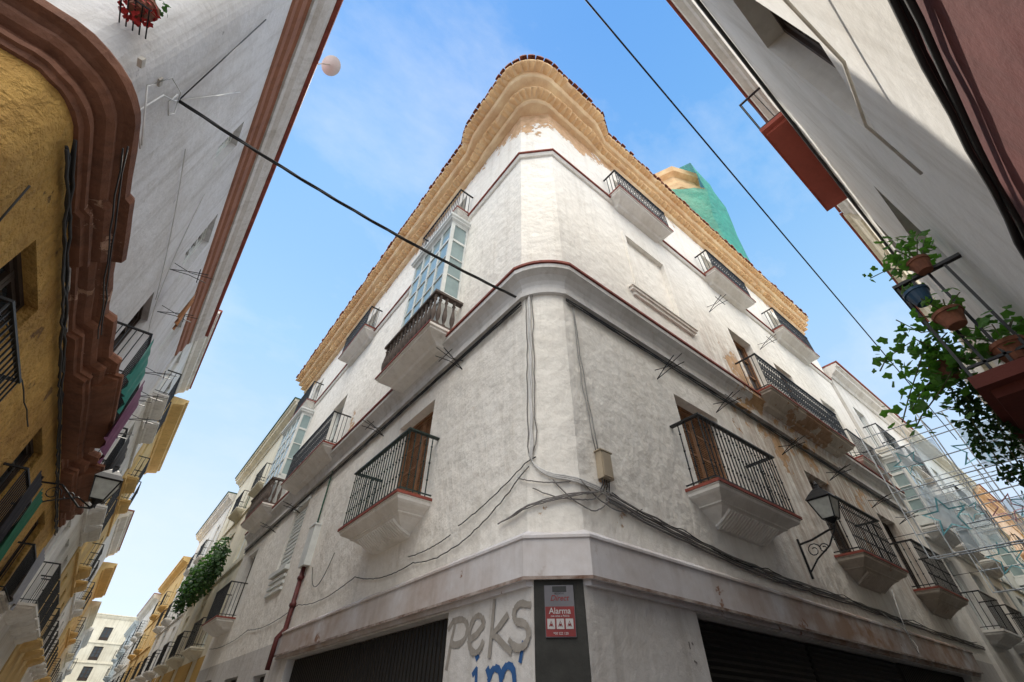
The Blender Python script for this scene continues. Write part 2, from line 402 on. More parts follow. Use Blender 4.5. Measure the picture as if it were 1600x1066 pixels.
g = MB(FL); hg = [(2.1,8.8,0,2.78),(10.2,11.3,0,2.6),(13.0,14.6,0,2.7),(16.6,18,0,2.8)]
facade(g, PC, LY, 0, 3.2, hg, .3)
g2 = MB(FR); hg2 = [(2.4,13.6,0,2.78)]
facade(g2, PC, LX, 0, 3.2, hg2, .3)
joinmb(g, g2).build('ground_floor_wall', m_low, cb)
pl = MB(); sweep(pl, [(.004, PC), (PC, .004)], [(-.05, 0), (0, 0), (0, 2.9), (-.05, 2.9)]); pl.build('pillar', m_pillar, cb, label='bare dark concrete corner pillar below the fascia')
def shutter(F, s0, s1, z1, vertical=False):
    mb = MB(F)
    if vertical:
        n = int((s1-s0)/.11)
        for i in range(n):
            a = s0+(s1-s0)*i/n; mb.add([(a,-.2,0),(a+.035,-.16,0),(a+.075,-.16,0),(a+.11,-.2,0),(a,-.2,z1),(a+.035,-.16,z1),(a+.075,-.16,z1),(a+.11,-.2,z1)], [(0,1,5,4),(1,2,6,5),(2,3,7,6)])
    else:
        z = 1.0
        mb.box(s0, s1, -.24, -.21, 0, 1)
        while z < z1: mb.add([(s0,-.2,z),(s1,-.2,z),(s1,-.17,z+.04),(s0,-.17,z+.04),(s1,-.2,z+.08),(s0,-.2,z+.08)], [(0,1,2,3),(3,2,4,5)]); z += .08
    mb.box(s0-.0, s1, -.26, -.22, 0, z1)
    mb.build('shutter', m_shut, cb)
shutter(FL, 2.1, 5.2, 2.76, True); shutter(FL, 5.25, 8.8, 2.76, True)
for a, b, c in ((10.2,11.3,2.58),(13.0,14.6,2.68),(16.6,18,2.78)): shutter(FL, a, b, c)
shutter(FR, 2.4, 5.6, 2.76); shutter(FR, 5.7, 9.4, 2.76); shutter(FR, 9.5, 13.6, 2.76, True)
# fascia
PATHF = [(0, 9.6), (0, .47), (.47, 0), (14.4, 0)]
f = MB(); sweep(f, PATHF, [(-.1, 2.80), (.05, 2.80), (.05, 2.86), (.11, 2.86), (.11, 3.27), (.13, 3.28), (.13, 3.31), (0, 3.40)]); fo = f.build('fascia', m_fascia, cb, label='pale painted shop fascia with rust along its lower edge')
m_rust = mat('rust', (.13, .06, .032), .9, var=.6, scale=5, second=(.5, .44, .41))
f = MB(); sweep(f, PATHF, [(.113, 2.852), (.116, 2.852), (.116, 2.885), (.113, 2.885)]); f.build('rust_strip', m_rust, fo)
PATHM = [(0, LY)] + corner_arc(.50, 8, .5) + [(LX, 0)]
f = MB(); sweep(f, PATHM, [(0, 7.42), (.09, 7.42), (.10, 7.52), (.05, 7.56), (.05, 7.66), (.08, 7.74), (.15, 7.83), (.24, 7.88), (.27, 7.89), (.27, 7.99), (-.06, 8.0)]); f.build('string_course', m_grey, cb, smooth=False)
f = MB(); sweep(f, PATHM, [(-.06, 8.003), (.30, 8.003), (.30, 8.055), (-.06, 8.10)]); f.build('red_line', m_red, cb)
PATHU = [(0, LY), (0, CH), (CH, 0), (LX, 0)]
f = MB(); sweep(f, PATHU, [(0, 12.86), (.05, 12.88), (.08, 12.96), (.08, 13.0), (0, 13.001)]); f.build('upper_moulding', m_corner, cb)
f = MB(); sweep(f, PATHU, [(0, 13.003), (.12, 13.003), (.12, 13.05), (0, 13.08)]); f.build('red_line', m_red, cb)
# stepped ochre eaves
def epath(fr_):
    A = Vector((-1.04*fr_, CH-.52*fr_)); B = Vector((CH-.57*fr_, -.92*fr_)); K = Vector((-1.04*fr_, -.92*fr_)).lerp((A+B)/2, .30)
    cur = [tuple((1-t)**2*A+2*t*(1-t)*K+t*t*B) for t in [i/6 for i in range(7)]]
    return [(-.80*fr_, LY), (-.80*fr_, 2.75), (-.92*fr_, 2.45), (-1.02*fr_, 2.1)] + cur + [(2.1, -.88*fr_), (2.5, -.70*fr_), (2.75, -.56*fr_), (LX, -.56*fr_)]
tiers = [(.22, 15.62, 15.80), (.46, 15.80, 16.00), (.72, 16.00, 16.22), (.96, 16.22, 16.40)]
cor = MB(); scal = MB()
for k, (fr_, z0, z1) in enumerate(tiers):
    pth = dense(epath(fr_), .45)
    sweep(cor, pth, [(-.5, z0), (-.05, z0), (-.01, z0+.03), (.012, z0+.06), (-.03, z0+.09), (-.02, z1-.04), (.0, z1), (-.5, z1+.02)], jit=.008)
    pth = epath(fr_)
    if k in (1, 3):
        sp = {1: .22, 3: .21}[k]
        for i in range(len(pth)-1):
            a, b = Vector(pth[i]), Vector(pth[i+1]); L = (b-a).length; n = max(1, round(L/sp)); d = (b-a)/L; nr = Vector((d.y, -d.x))
            for j in range(n):
                if rnd.random() < .03: continue
                c = a+d*(L*(j+.5)/n+rnd.uniform(-.008, .008)); r = L/n*.46*rnd.uniform(.93, 1.04); e = rnd.uniform(-.015, .02); dz = rnd.uniform(-.008, .008)
                K = 6; rings = ((-.24, .7), (-.06, 1.0), (.02+e, 1.0), (.045+e, .8)); vs = []
                for oo, ff in rings:
                    for q in range(K+1):
                        t = math.pi*q/K; p = c+nr*oo+d*(r*min(ff, 1)*math.cos(t)); vs.append((p.x, p.y, z0+.035+dz-r*ff*.7*math.sin(t)))
                fs = [(rr_*(K+1)+q, rr_*(K+1)+q+1, (rr_+1)*(K+1)+q+1, (rr_+1)*(K+1)+q) for rr_ in range(3) for q in range(K)]+[tuple(range(3*(K+1), 4*(K+1))), tuple(rr_*(K+1) for rr_ in range(4))+tuple(rr_*(K+1)+K for rr_ in (3,2,1,0))]
                scal.add(vs, fs)
co = cor.build('eaves_cornice', m_ochre2, cb); scal.build('corbel_tiles', m_ochre, co, smooth=False)
rt = MB(); pth = epath(1.0)
for i in range(len(pth)-1):
    a, b = Vector(pth[i]), Vector(pth[i+1]); L = (b-a).length; n = max(1, round(L/.21)); d = (b-a)/L; nr = Vector((d.y, -d.x))
    for j in range(n):
        c = a+d*(L*(j+.5)/n); r = L/n*.46; e = rnd.uniform(-.03, .03); vs = []
        for oo, zz in ((.04+e, 16.40), (-1.2, 16.66)):
            for q in range(6):
                t = math.pi*q/5; p = c+nr*oo+d*(r*math.cos(t)); vs.append((p.x, p.y, zz+r*.8*math.sin(t)))
        rt.add(vs, [(q, q+1, 7+q, 6+q) for q in range(5)]+[tuple(range(6))])
sweep(rt, epath(.95), [(-.0, 16.405), (.0, 16.42), (-1.2, 16.65), (-1.2, 16.405)])
rt.build('roof_tiles', m_tile, cb)
rf = MB(); rf.add([(.3,.3,16.6),(LX,.3,16.6),(LX,12,16.6),(12,LY,16.6),(.3,LY,16.6)], [(0,1,2,3,4)]); rf.build('roof', m_tile, cb)

for i, h in enumerate(holesL):
    if i == 1:
        p = MB(FL); p.box(h[0]-.1, h[1]+.1, .0, .05, h[3]+.02, h[3]+.12); p.box(h[0]-.12, h[1]+.12, 0, .12, h[2]-.14, h[2]-.02)
        for k in range(14): p.box(h[0]+.02, h[1]-.02, -.12, -.06, h[2]+.04+k*.13, h[2]+.12+k*.13)
        p.box(h[0]+.01, h[1]-.01, -.2, -.13, h[2]+.01, h[3]-.01)
        for zz in (4.55, 4.72, 4.89): p.box(h[0]-.05, h[1]+.1, 0, .07, zz, zz+.08)
        p.build('louvred_window', m_frame, cb)
    else: door(FL, cb, h[0], h[1], h[2], h[3], .3, m_wood if i == 0 else (m_woodd if i == 2 else m_frame), glass=(i != 0))
for i, h in enumerate(holesR):
    if i == 3: continue
    door(FR, cb, h[0], h[1], h[2], h[3], .3, m_wood if i in (0, 4, 5) else (m_woodd if i < 3 else m_frame), glass=(i > 2))
p = MB(FR); 
p.box(2.72, 5.15, 0, .10, 9.16, 9.24); p.box(2.80, 5.07, 0, .06, 9.06, 9.158); p.box(2.68, 5.19, 0, .13, 9.242, 9.29)
p.box(3.0, 3.098, 0, .03, 9.35, 11.7); p.box(4.702, 4.8, 0, .03, 9.35, 11.7); p.box(3.1, 4.7, 0, .03, 11.602, 11.7)
p.build('blind_window', m_corner, cb, label='walled-up window with a moulded sill on the second floor')
# balconies, left street side
balcony(FL, cb, 3.0, 5.5, 4.56, .64, 1.18, 'big', m_irong, label='first-floor balcony with fluted stone bracket nearest the corner, left side')
balcony(FL, cb, 16.4, 18.9, 4.5, .6, 1.1, 'mid')
balcony(FL, cb, 9.3, 13.4, 8.15, .62, 1.1, 'ornate', label='long ornate iron balcony on the second floor')
balcony(FL, cb, 2.9, 5.3, 13.1, .5, 1.05, 'mid'); balcony(FL, cb, 9.3, 11.9, 13.1, .5, 1.05, 'ornate'); balcony(FL, cb, 15.7, 18.2, 13.1, .5, 1.05, 'mid')
def bayset(F, s0, s1, z, z1, prot, label=None):
    b = MB(F); b.loft(s0-.12, s1+.12, RINGS_MID, prot+.2, z); pb = b.build('balcony', m_balc, cb)
    t = MB(F); t.box(s0-.14, s1+.14, prot+.202, prot+.22, z-.035, z+.012); t.build('floor_edge', m_red, pb)
    q = MB(F); n = int((s1-s0)/.19); prof = [(.03,0),(.05,.03),(.03,.08),(.028,.12),(.055,.25),(.06,.34),(.045,.46),(.026,.62),(.03,.72),(.045,.75),(.03,.78),(.04,.86),(.03,.9)]
    for i in range(n+1): q.lathe((s0-.02+(s1-s0+.04)*i/n, prot+.12, z+.06), [(r, zz*1.0) for r, zz in prof], 8)
    for a in (s0-.05, s1+.05):
        for oo in (.2, .4, .56): q.lathe((a, oo, z+.06), prof, 8)
    q.box(s0-.12, s1+.12, prot+.06, prot+.18, z, z+.06)
    for a in (s0-.05, s1+.05): q.box(a-.06, a+.06, 0, prot+.058, z, z+.06)
    bq = q.build('balustrade', m_balus, pb)
    q = MB(F); q.box(s0-.12, s1+.12, prot+.05, prot+.19, z+.962, z+1.03)
    for a in (s0-.05, s1+.05): q.box(a-.07, a+.07, 0, prot+.048, z+.962, z+1.03)
    q.build('handrail', m_balus, pb)
    oriel(F, cb, s0+.12, s1-.12, z+1.3, z1, prot-.02, 4, 4, label=label)
    c = MB(F); c.box(s0+.14, s1-.14, 0, prot-.06, z+.0, z+.96); c.build('apron', m_frame, pb)
bayset(FL, 2.85, 5.25, 8.15, 12.35, .55, 'white glazed bay window over a dark balustrade nearest the corner')
bayset(FL, 15.6, 18.6, 8.15, 12.35, .5)
balcony(FR, cb, 2.9, 5.45, 4.53, .58, 1.18, 'big', m_iron, label='first-floor balcony with fluted stone bracket nearest the corner, right side')
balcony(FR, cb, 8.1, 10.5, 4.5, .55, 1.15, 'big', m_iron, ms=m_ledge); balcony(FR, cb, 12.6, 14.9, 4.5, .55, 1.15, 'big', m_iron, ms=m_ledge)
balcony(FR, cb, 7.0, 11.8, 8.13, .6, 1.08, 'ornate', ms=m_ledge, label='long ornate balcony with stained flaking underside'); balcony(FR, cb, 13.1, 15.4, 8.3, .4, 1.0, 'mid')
balcony(FR, cb, 2.7, 5.1, 13.1, .48, 1.0, 'ornate'); balcony(FR, cb, 7.3, 9.8, 13.1, .48, 1.0, 'ornate'); balcony(FR, cb, 11.7, 14.6, 13.1, .48, 1.0, 'ornate')
for s, z in ((2.45, 7.15), (6.0, 7.2), (14.8, 7.1), (12.0, 7.0)): bracket(FL, cb, s, z)
for s, z in ((2.9, 6.85), (4.9, 6.9), (7.6, 6.8), (10.2, 6.9), (12.8, 6.8), (6.7, 11.1), (9.6, 11.2), (14.9, 6.8)): bracket(FR, cb, s, z)
p = MB(FL); p.box(9.15, 9.62, 0, .16, 4.75, 5.75); p.box(9.13, 9.64, 0, .18, 5.75, 5.79); p.build('meter_cover', m_frame, cb)
p = MB(FL); p.tube([(9.4, .07, 4.75), (9.4, .07, 3.4), (9.4, .2, 3.2), (9.4, .2, 2.6)], .055, 8)
for z in (4.5, 3.9): p.tube([(9.33, .07, z), (9.47, .07, z)], .07, 8)
p.build('downpipe', m_pipe, cb, smooth=True)
p = MB(FL); p.tube([(9.45, .05, 5.75), (9.45, .05, 7.4)], .022, 6); p.build('conduit', m_green, cb)
# graffiti on the white pier
def strokes(mb, polys, s_of, z_of, wd):
    k = 0
    for pl_ in polys:
        pts = [(s_of(a), z_of(b)) for a, b in pl_]
        for i in range(len(pts)-1):
            a, b = Vector(pts[i]), Vector(pts[i+1]); d = (b-a)
            if d.length < 1e-5: continue
            d.normalize(); nn = Vector((-d.y, d.x))*wd*rnd.uniform(.8, 1.2); a2, b2 = a-d*wd*.6, b+d*wd*.6; k += 1; o = .003+.0003*k
            mb.add([((a2+nn)[0], o, (a2+nn)[1]), ((a2-nn)[0], o, (a2-nn)[1]), ((b2-nn)[0], o, (b2-nn)[1]), ((b2+nn)[0], o, (b2+nn)[1])], [(0, 1, 2, 3)])
def arcp(cx, cy, rx, ry, a0, a1, n=9): return [(cx+rx*math.cos(rad(a0+(a1-a0)*i/n)), cy+ry*math.sin(rad(a0+(a1-a0)*i/n))) for i in range(n+1)]
gr = MB(FL)
P_ = [[(.22, .95), (.10, .45), (-.02, -.22)], [(-.08, .80), (.10, .98)]+arcp(.38, .66, .44, .33, 90, -130, 12)]
E_ = [[(.92, .38), (1.22, .48), (1.50, .68)]+arcp(1.24, .50, .32, .46, 30, 330, 16)]
K_ = [[(1.92, 1.22), (1.86, .5), (1.80, -.08)], [(2.44, .78), (2.15, .56), (1.88, .40), (2.10, .30), (2.35, .10), (2.58, -.06)]]
S_ = [[(3.24, .90)]+arcp(2.94, .76, .25, .22, 55, 240, 9)+arcp(2.90, .26, .30, .28, 75, -130, 10)+[(2.55, .18)]]
strokes(gr, P_+E_+K_+S_, lambda a: 2.02-a*.49, lambda b: 2.27+b*.40, .033)
gr.build('graffiti', mat('brown spray paint', (.26, .235, .21), .9, var=.3, scale=14, bump=0, second=(.38, .35, .32)), cb, label='brown spray-painted letters PEKS')
gr = MB(FL)
I_ = [[(.0, .55), (.12, .65), (.14, .3), (.2, .05), (.38, .12)], [(.1, .9), (.16, .95)]]
M_ = [[(.55, .62), (.62, .5), (.62, 0)], [(.62, .4)]+arcp(.85, .42, .2, .2, 170, 0, 6)+[(1.07, .0)], [(1.07, .4)]+arcp(1.3, .42, .2, .22, 170, 0, 6)+[(1.55, .05), (1.75, .12)], [(1.8, 1.05), (1.7, .7)]]
strokes(gr, I_+M_, lambda a: 1.45-a*.5, lambda b: 1.86+b*.42, .030)
gr.build('graffiti', mat('blue spray paint', (.03, .12, .34), .8, var=.3, scale=14, bump=0), cb, label='blue spray-painted letters im')
gr = MB(FR)
strokes(gr, [[(0, .3), (0, .1)], [(.1, .3), (.12, .25)], [(.05, -.3), (.12, -.35)]], lambda a: 2.1+a*.6, lambda b: 2.35+b*.3, .012)
gr.build('graffiti', m_cableg, cb, label='small grey paint marks on the right pier')

# ------------------------------------------------------------------ alarm sign on the pillar
FC = Fr((.002, PC), (1, -1), (-1, -1))
SC = PC*math.sqrt(2)/2
sg = thing('alarm_sign', 'grey and dark red alarm warning sign on the dark corner pillar', 'sign', FC.P(SC, .02, 2.33))
p = MB(FC); p.box(SC-.155, SC+.155, .004, .016, 2.33, 2.80); p.build('panel', mat('sign white', (.15, .145, .165), .5, var=.25, bump=0), sg)
p = MB(FC); p.box(SC-.150, SC+.150, .0165, .0185, 2.335, 2.60); p.build('red_field', mat('sign red', (.23, .014, .014), .5, var=.3, bump=0), sg)
p = MB(FC)
for i in range(3):
    a = SC-.134+i*.094; p.box(a, a+.078, .019, .0205, 2.40, 2.49)
pi_ = p.build('pictogram', mat('sign white ink', (.46, .44, .44), .5, var=.05, bump=0), sg)
p = MB(FC)
for i in range(3):
    a = SC-.135+i*.094; p.tube([(a+.02, .0215, 2.42), (a+.04, .0215, 2.47), (a+.06, .0215, 2.42)], .004, 4); p.box(a+.03, a+.05, .021, .0225, 2.425, 2.445)
p.build('pictogram_mark', bpy.data.materials['sign red'], pi_)
p = MB(FC); p.box(SC-.07, SC+.08, .0165, .0185, 2.735, 2.79); p.build('logo', mat('sign black', (.02, .02, .02), .5, bump=0), sg)
def text(F, s, o, z, size, body, m, root, name='lettering', shear=0.0):
    cu = bpy.data.curves.new('t', 'FONT'); cu.body = body; cu.size = size; cu.align_x = 'CENTER'; cu.extrude = .0006; cu.shear = shear; cu.offset = size*.01
    ob = bpy.data.objects.new('t', cu); C.objects.link(ob); bpy.context.view_layer.update()
    me = bpy.data.meshes.new_from_object(ob.evaluated_get(bpy.context.evaluated_depsgraph_get()))
    bpy.data.objects.remove(ob)
    mb = MB(F); mb.add([(s+v.co.x, o+v.co.z, z+v.co.y) for v in me.vertices], [tuple(q.vertices) for q in me.polygons])
    return mb.build(name, m, root)
text(FC, SC, .0195, 2.535, .078, 'Alarma', bpy.data.materials['sign white ink'], sg)
text(FC, SC, .0195, 2.507, .026, 'con aviso a Polic\u00eda', bpy.data.materials['sign white ink'], sg)
text(FC, SC, .0175, 2.655, .074, 'Direct', bpy.data.materials['sign red'], sg, shear=.3)
text(FC, SC, .0175, 2.714, .02, 'SECURITAS', bpy.data.materials['sign black'], sg)
text(FC, SC, .0195, 2.352, .03, '900 322 120', bpy.data.materials['sign white ink'], sg)

jb = thing('junction_box', 'beige plastic junction box on the right wall near the corner', 'box', (.95, -.05, 4.05))
p = MB(FR); p.box(.82, 1.02, .005, .11, 4.12, 4.5); m_beige = mat('beige plastic', (.46, .38, .28), .5, var=.25, bump=.05); p.build('body', m_beige, jb)
p = MB(FR); p.box(.835, 1.005, .11, .122, 4.14, 4.48); p.box(.80, 1.04, .0, .125, 4.5, 4.515); p.build('lid', m_beige, jb)
p = MB(FR)
for k in range(4): p.tube([(.85+k*.045, .05, 4.13), (.84+k*.04, .06, 4.03), (.78+k*.06, .04, 3.93)], .009, 5)
p.build('cable_tail', m_cable, jb)

# ------------------------------------------------------------------ cables
def cable(name, label, m, runs, r, F=None, cat='cable', n=5, group=None):
    mb = MB(F)
    for pts in runs: mb.tube(pts, r, n)
    return tag(mb.build(name, m, smooth=True), label, cat, group)
runs = []
for k in range(3):
    runs.append([(p[0], p[1]+.013*math.sin(i*.35+k*2.1), p[2]+.013*math.cos(i*.35+k*2.1)) for i, p in enumerate(sagline((-5.66, .97, 7.97), (-.08, .62, 7.55), .18, 60))])
cable('overhead_cable', 'thick black cable strung from the left building to the corner', m_cable, runs, .014)
cable('overhead_wire', 'thin dark wire crossing the sky above the right street', m_cable, [sagline((-7, -3.35, 9.2), (16, -2.45, 9.0), .15, 30)], .013)
def cornerpt(t, o, z):
    k = t/(math.pi/2); a = Vector((CL-CL*math.cos(t), CL-CL*math.sin(t))).lerp(Vector((0, CL)).lerp(Vector((CL, 0)), k), FLAT)
    return (a.x-o*math.cos(t), a.y-o*math.sin(t), z)
def U(u, z, o=.03):                  # a point on the wall, u metres along it from the middle of the corner
    if u < -.36: return (-o, CL-u-.36, z)
    if u > .36: return (CL+u-.36, -o, z)
    return cornerpt((u+.36)/.72*math.pi/2, o, z)
def hang(u0, z0, u1, z1, sag, o=.035, n=26, amp=.006):
    return [U(u0+(u1-u0)*i/n, z0+(z1-z0)*i/n-sag*4*(i/n)*(1-i/n)+rnd.uniform(-amp, amp), o) for i in range(n+1)]
def downrun(k, t0):
    pts = [cornerpt(t0+rnd.uniform(-.03, .03), .02+.012*(k % 3)+rnd.uniform(-.003, .006), 7.5-.2*i) for i in range(16)]
    for q in range(1, 7):
        a = q/6*math.pi/2; pts.append(U(-.30+.06*k*.2+.45*(1-math.cos(a)), 4.45-.42*math.sin(a)-.025*k, .04))
    pts += [U(.3, 4.01-.025*k, .04), U(.6, 3.99-.025*k, .04), U(.85, 3.96-.025*k, .04)]
    return pts
cable('cable_bundle', 'white painted bundle of cables running down the rounded corner', m_cablew, [downrun(k, .18+.05*k) for k in range(3)], .014)
cable('cable_bundle', 'thin dark cables beside the white bundle on the rounded corner', m_cableg, [downrun(k, .09+.28*k) for k in range(2)], .008)
rr = [hang(-.9, 3.62, .75, 3.96, .05+.02*k, .035+.006*k) for k in range(3)]
rr += [hang(-.25, 3.9, .8, 3.97, .20), hang(.0, 3.98, .9, 3.95, .32), hang(-.5, 4.1, .35, 4.0, .10), hang(.35, 3.99, 1.5, 3.9, .18)]
cable('wall_cable', 'drooping loops of thin wire on the corner above the fascia', m_cableg, rr, .008)
rr = []
for k in range(5):
    rr.append(wobble(FR, [(.9, 3.98-.03*k), (1.6, 3.88-.035*k), (3.2, 3.72-.03*k), (4.9, 3.64-.03*k), (8.0, 3.64-.02*k), (11.3, 3.60-.02*k), (16.4, 3.6-.02*k)], .014, .28, .03+.018*(k % 2)))
cable('cable_bundle', 'grey bundle of cables sagging below the right first-floor balconies', m_cableg, rr, .013, FR)
cable('cable_bundle', 'black wires looped over the grey bundle on the right facade', m_cable, [hang(.9, 3.97, 2.4, 3.82, .07, .05), hang(2.4, 3.82, 4.6, 3.68, .12, .05), hang(4.6, 3.68, 7.4, 3.68, .10, .05), hang(7.4, 3.68, 11, 3.66, .12, .05), hang(11, 3.66, 15.8, 3.66, .12, .05)], .008)
rr = [hang(-3.2, 3.62, -.3, 4.2, .30, .03, 30, .012), hang(-1.9, 3.86, -.2, 4.32, .06, .03, 20, .01), hang(-5.6, 3.86, -3.2, 3.62, .12, .03), hang(-9.0, 3.86, -5.6, 3.86, .14, .03), hang(-13.5, 3.84, -9, 3.86, .14, .03), hang(-19, 3.84, -13.5, 3.84, .14, .03), hang(-3.4, 3.75, -2.1, 3.78, .04, .03)]
cable('wall_cable', 'thin wires drooping in loops along the left wall above the fascia', m_cable, rr, .008)
for F, L, nm in ((FL, 19.4, 'left'), (FR, 16.3, 'right')):
    rr = [wobble(F, [(CL+.05, 7.36-.03*k), (L/2, 7.33-.03*k), (L, 7.34-.03*k)], .018, .4, .045+.02*(k % 2)) for k in range(4)]
    cable('cable_bundle', 'black cables running under the stone string course on the %s facade' % nm, m_cable, rr, .014, F)
rr = [wobble(FR, [(.66+.05*k, 7.3), (.70+.05*k, 5.6), (.82+.05*k, 4.52)], .018, .25, .03) for k in range(2)]
cable('wall_cable', 'pair of cables dropping down the right wall to the junction box', mat('pale grey cable', (.34, .33, .32), .7, bump=0), rr, .009, FR)
rr = [hang(-8.6, 4.6, -7.2, 4.65, .55, .04)]
cable('loose_wire', 'loose looping wire beside the red downpipe', m_cable, rr, .008)
rr = [[FR.P(s, o, z) for s, o, z in ((8.9, .5, 3.9), (8.8, .45, 3.4), (8.9, .4, 3.0), (9.2, .35, 2.85), (9.5, .3, 3.0), (9.6, .2, 3.3), (9.2, .04, 3.6))]]
cable('loose_wire', 'loose white wire drooping below the right balconies', m_cablew, rr, .008)

# ================================================================== wall lanterns
def lantern(label, wall, pos, zarm, k=1.0):
    wx, wy = wall; x, y, z = pos
    t = thing('wall_lantern', label, 'lamp', (wx, wy, zarm), 'street lanterns on wall brackets')
    g_ = MB(); r0, r1 = .13*k, .24*k; H = .42*k
    vs = []
    for r, zz in ((r0, 0), (r1, H)):
        vs += [(x+r*a, y+r*b, z+zz) for a, b in ((-1,-1),(1,-1),(1,1),(-1,1))]
    g_.add(vs, [(0,1,5,4),(1,2,6,5),(2,3,7,6),(3,0,4,7),(0,1,2,3)]); g_.build('lamp_glass', m_lamp, t)
    f_ = MB()
    for i in range(4):
        f_.tube([vs[i], vs[4+i]], .014, 4); f_.tube([vs[i], vs[(i+1) % 4]], .012, 4); f_.tube([vs[4+i], vs[4+(i+1) % 4]], .02, 4)
    f_.lathe((x, y, z-.16), [(.015, 0), (.03, .03), (.02, .07), (.08, .12), (.13*k, .155)], 8)
    f_.build('frame', m_iron, t)
    r_ = MB(); rv = []
    for r, zz in ((.27, .43), (.19, .55), (.10, .66), (.05, .70), (.05, .76)):
        rv += [(x+r*k*a, y+r*k*b, z+zz*k) for a, b in ((-1,-1),(1,-1),(1,1),(-1,1))]
    r_.add(rv, [(4*q+i, 4*q+(i+1) % 4, 4*q+4+(i+1) % 4, 4*q+4+i) for q in range(4) for i in range(4)]+[(0,1,2,3),(16,17,18,19)])
    r_.lathe((x, y, z+.76*k), [(.03, 0), (.045, .03), (.01, .1)], 6); r_.build('lamp_roof', m_iron, t)
    b_ = MB(); W = Vector((wx, wy, zarm)); E = Vector((x, y, z-.16)); h = (E-W); hz = Vector((h.x, h.y, 0))
    b_.tube([W+Vector((0,0,.25)), W+hz*.35+Vector((0,0,.28)), W+hz*.8+Vector((0,0,E.z-W.z-.02)), E], .018, 6)
    b_.tube([W-Vector((0,0,.25)), W+hz*.3-Vector((0,0,.05)), W+hz*.7+Vector((0,0,.12)), E], .014, 6)
    for c, rr_ in ((.3, .13), (.55, .09)):
        cc = W+hz*c+Vector((0,0,.1)); hd = hz.normalized()
        b_.tube([cc+hd*rr_*math.cos(a)*(1-a/12)+Vector((0,0,1))*rr_*math.sin(a)*(1-a/12) for a in [q*.6 for q in range(15)]], .01, 4)
    b_.tube([W-Vector((0,0,.35)), W+Vector((0,0,.35))], .022, 5)
    b_.build('bracket_arm', m_iron, t)
lantern('black street lantern on a scrolled bracket, right facade beside the balconies', (6.45, -.02), (6.45, -.74, 4.70), 4.15, .84)
lantern('black street lantern on a bracket over the left street, yellow wall', (-5.62, 8.3), (-4.66, 8.3, 4.98), 4.85, .90)

# ================================================================== LEFT BUILDING
lb = thing('left_building', 'building with ochre lower wall, brown cornice and white upper floors on the left', 'building', (-5.7, -.2, 0))
LBL = 14.6; Y0 = -.10; RR = .42
arcl = [(-5.7-RR+RR*math.sin(t), Y0+RR-RR*math.cos(t)) for t in [math.pi/2*k/8 for k in range(9)]]
pathL = [(-15, Y0)] + arcl + [(-5.7, LBL)]
hy = [(1.5,2.8,3.75,5.35),(6.3,7.6,3.75,5.35),(11.1,12.4,3.75,5.35),(3.6,5.0,0,2.7),(8.4,10.6,0,2.7)]
a_ = MB(FB); facade(a_, Y0+RR, LBL, 0, 5.9, hy, .25); b_ = MB(); sweep(b_, [(-15, Y0)]+arcl, [(0, 0), (0, 5.9)], caps=False)
joinmb(a_, b_).build('ochre_wall', m_yellow, lb)
hw = [(6.4,7.6,6.5,8.8),(10.9,12.1,6.5,8.8),(6.4,7.6,10.2,11.9),(10.9,12.1,10.2,11.9),(3.2,3.9,10.3,11.6),(13.5,14.1,7.2,8.8)]
a_ = MB(FB); facade(a_, Y0+RR, LBL, 5.9, 13.6, hw, .25); b_ = MB(); sweep(b_, [(-15, Y0)]+arcl, [(0, 5.9), (0, 13.6)], caps=False)
b_.add([(-5.7, LBL, 0), (-14, LBL, 0), (-14, LBL, 13.6), (-5.7, LBL, 13.6)], [(0,1,2,3)]); b_.add([(-15, Y0, 13.58), (-5.9, Y0+.3, 13.58), (-5.71, LBL, 13.58), (-15, LBL, 13.58)], [(0,1,2,3)])
joinmb(a_, b_).build('wall', m_leftw, lb)
pathC = dense([(-15, Y0), (-9, Y0)], 1.5)[:-1] + dense([(-9, Y0), (-6.9, Y0)], .4)[:-1] + [(-6.9, Y0), (-6.82, Y0-.06), (-6.6, Y0-.06)] + dense([(-6.5, Y0), (arcl[0])], .25) + arcl[1:-1] + dense([arcl[-1], (-5.7, 1.5)], .4)[:-1] + [(-5.7, 1.5), (-5.64, 1.56)] + dense([(-5.64, 1.7), (-5.64, 2.4)], .35) + [(-5.74, 2.46)] + dense([(-5.74, 2.6), (-5.74, 4.1)], .4) + [(-5.62, 4.18)] + dense([(-5.62, 4.3), (-5.62, 5.3)], .4) + [(-5.48, 5.40)] + dense([(-5.48, 5.50), (-5.48, 9.0)], .45) + [(-5.72, 9.10)] + dense([(-5.72, 9.25), (-5.72, 9.9)], .4) + [(-5.52, 10.0)] + dense([(-5.52, 10.2), (-5.52, 13.0)], .45) + [(-5.7, 13.1)] + dense([(-5.7, 13.3), (-5.7, LBL)], .5)
a_ = MB(); sweep(a_, pathC, [(-.3, 5.86), (.04, 5.87), (.05, 5.93), (.09, 5.94), (.09, 6.00), (.03, 6.02), (.05, 6.07), (.14, 6.10), (.18, 6.16), (.18, 6.20), (.13, 6.22), (.20, 6.27), (.29, 6.29), (.30, 6.38), (.27, 6.43), (-.3, 6.5)], jit=.010); a_.build('brown_cornice', m_brown, lb)
a_ = MB(); sweep(a_, dense(pathL, .6), [(0, 12.25), (.05, 12.3), (.06, 12.5), (.12, 12.56), (.13, 12.9), (.18, 12.95), (0.0, 12.97)], jit=.006); a_.build('frieze', m_frieze, lb)
a_ = MB(); sweep(a_, pathL, [(0, 12.98), (.22, 12.99), (.26, 13.12), (.36, 13.2), (.46, 13.36), (.5, 13.55), (0, 13.56)]); a_.build('eaves', m_leftw, lb)
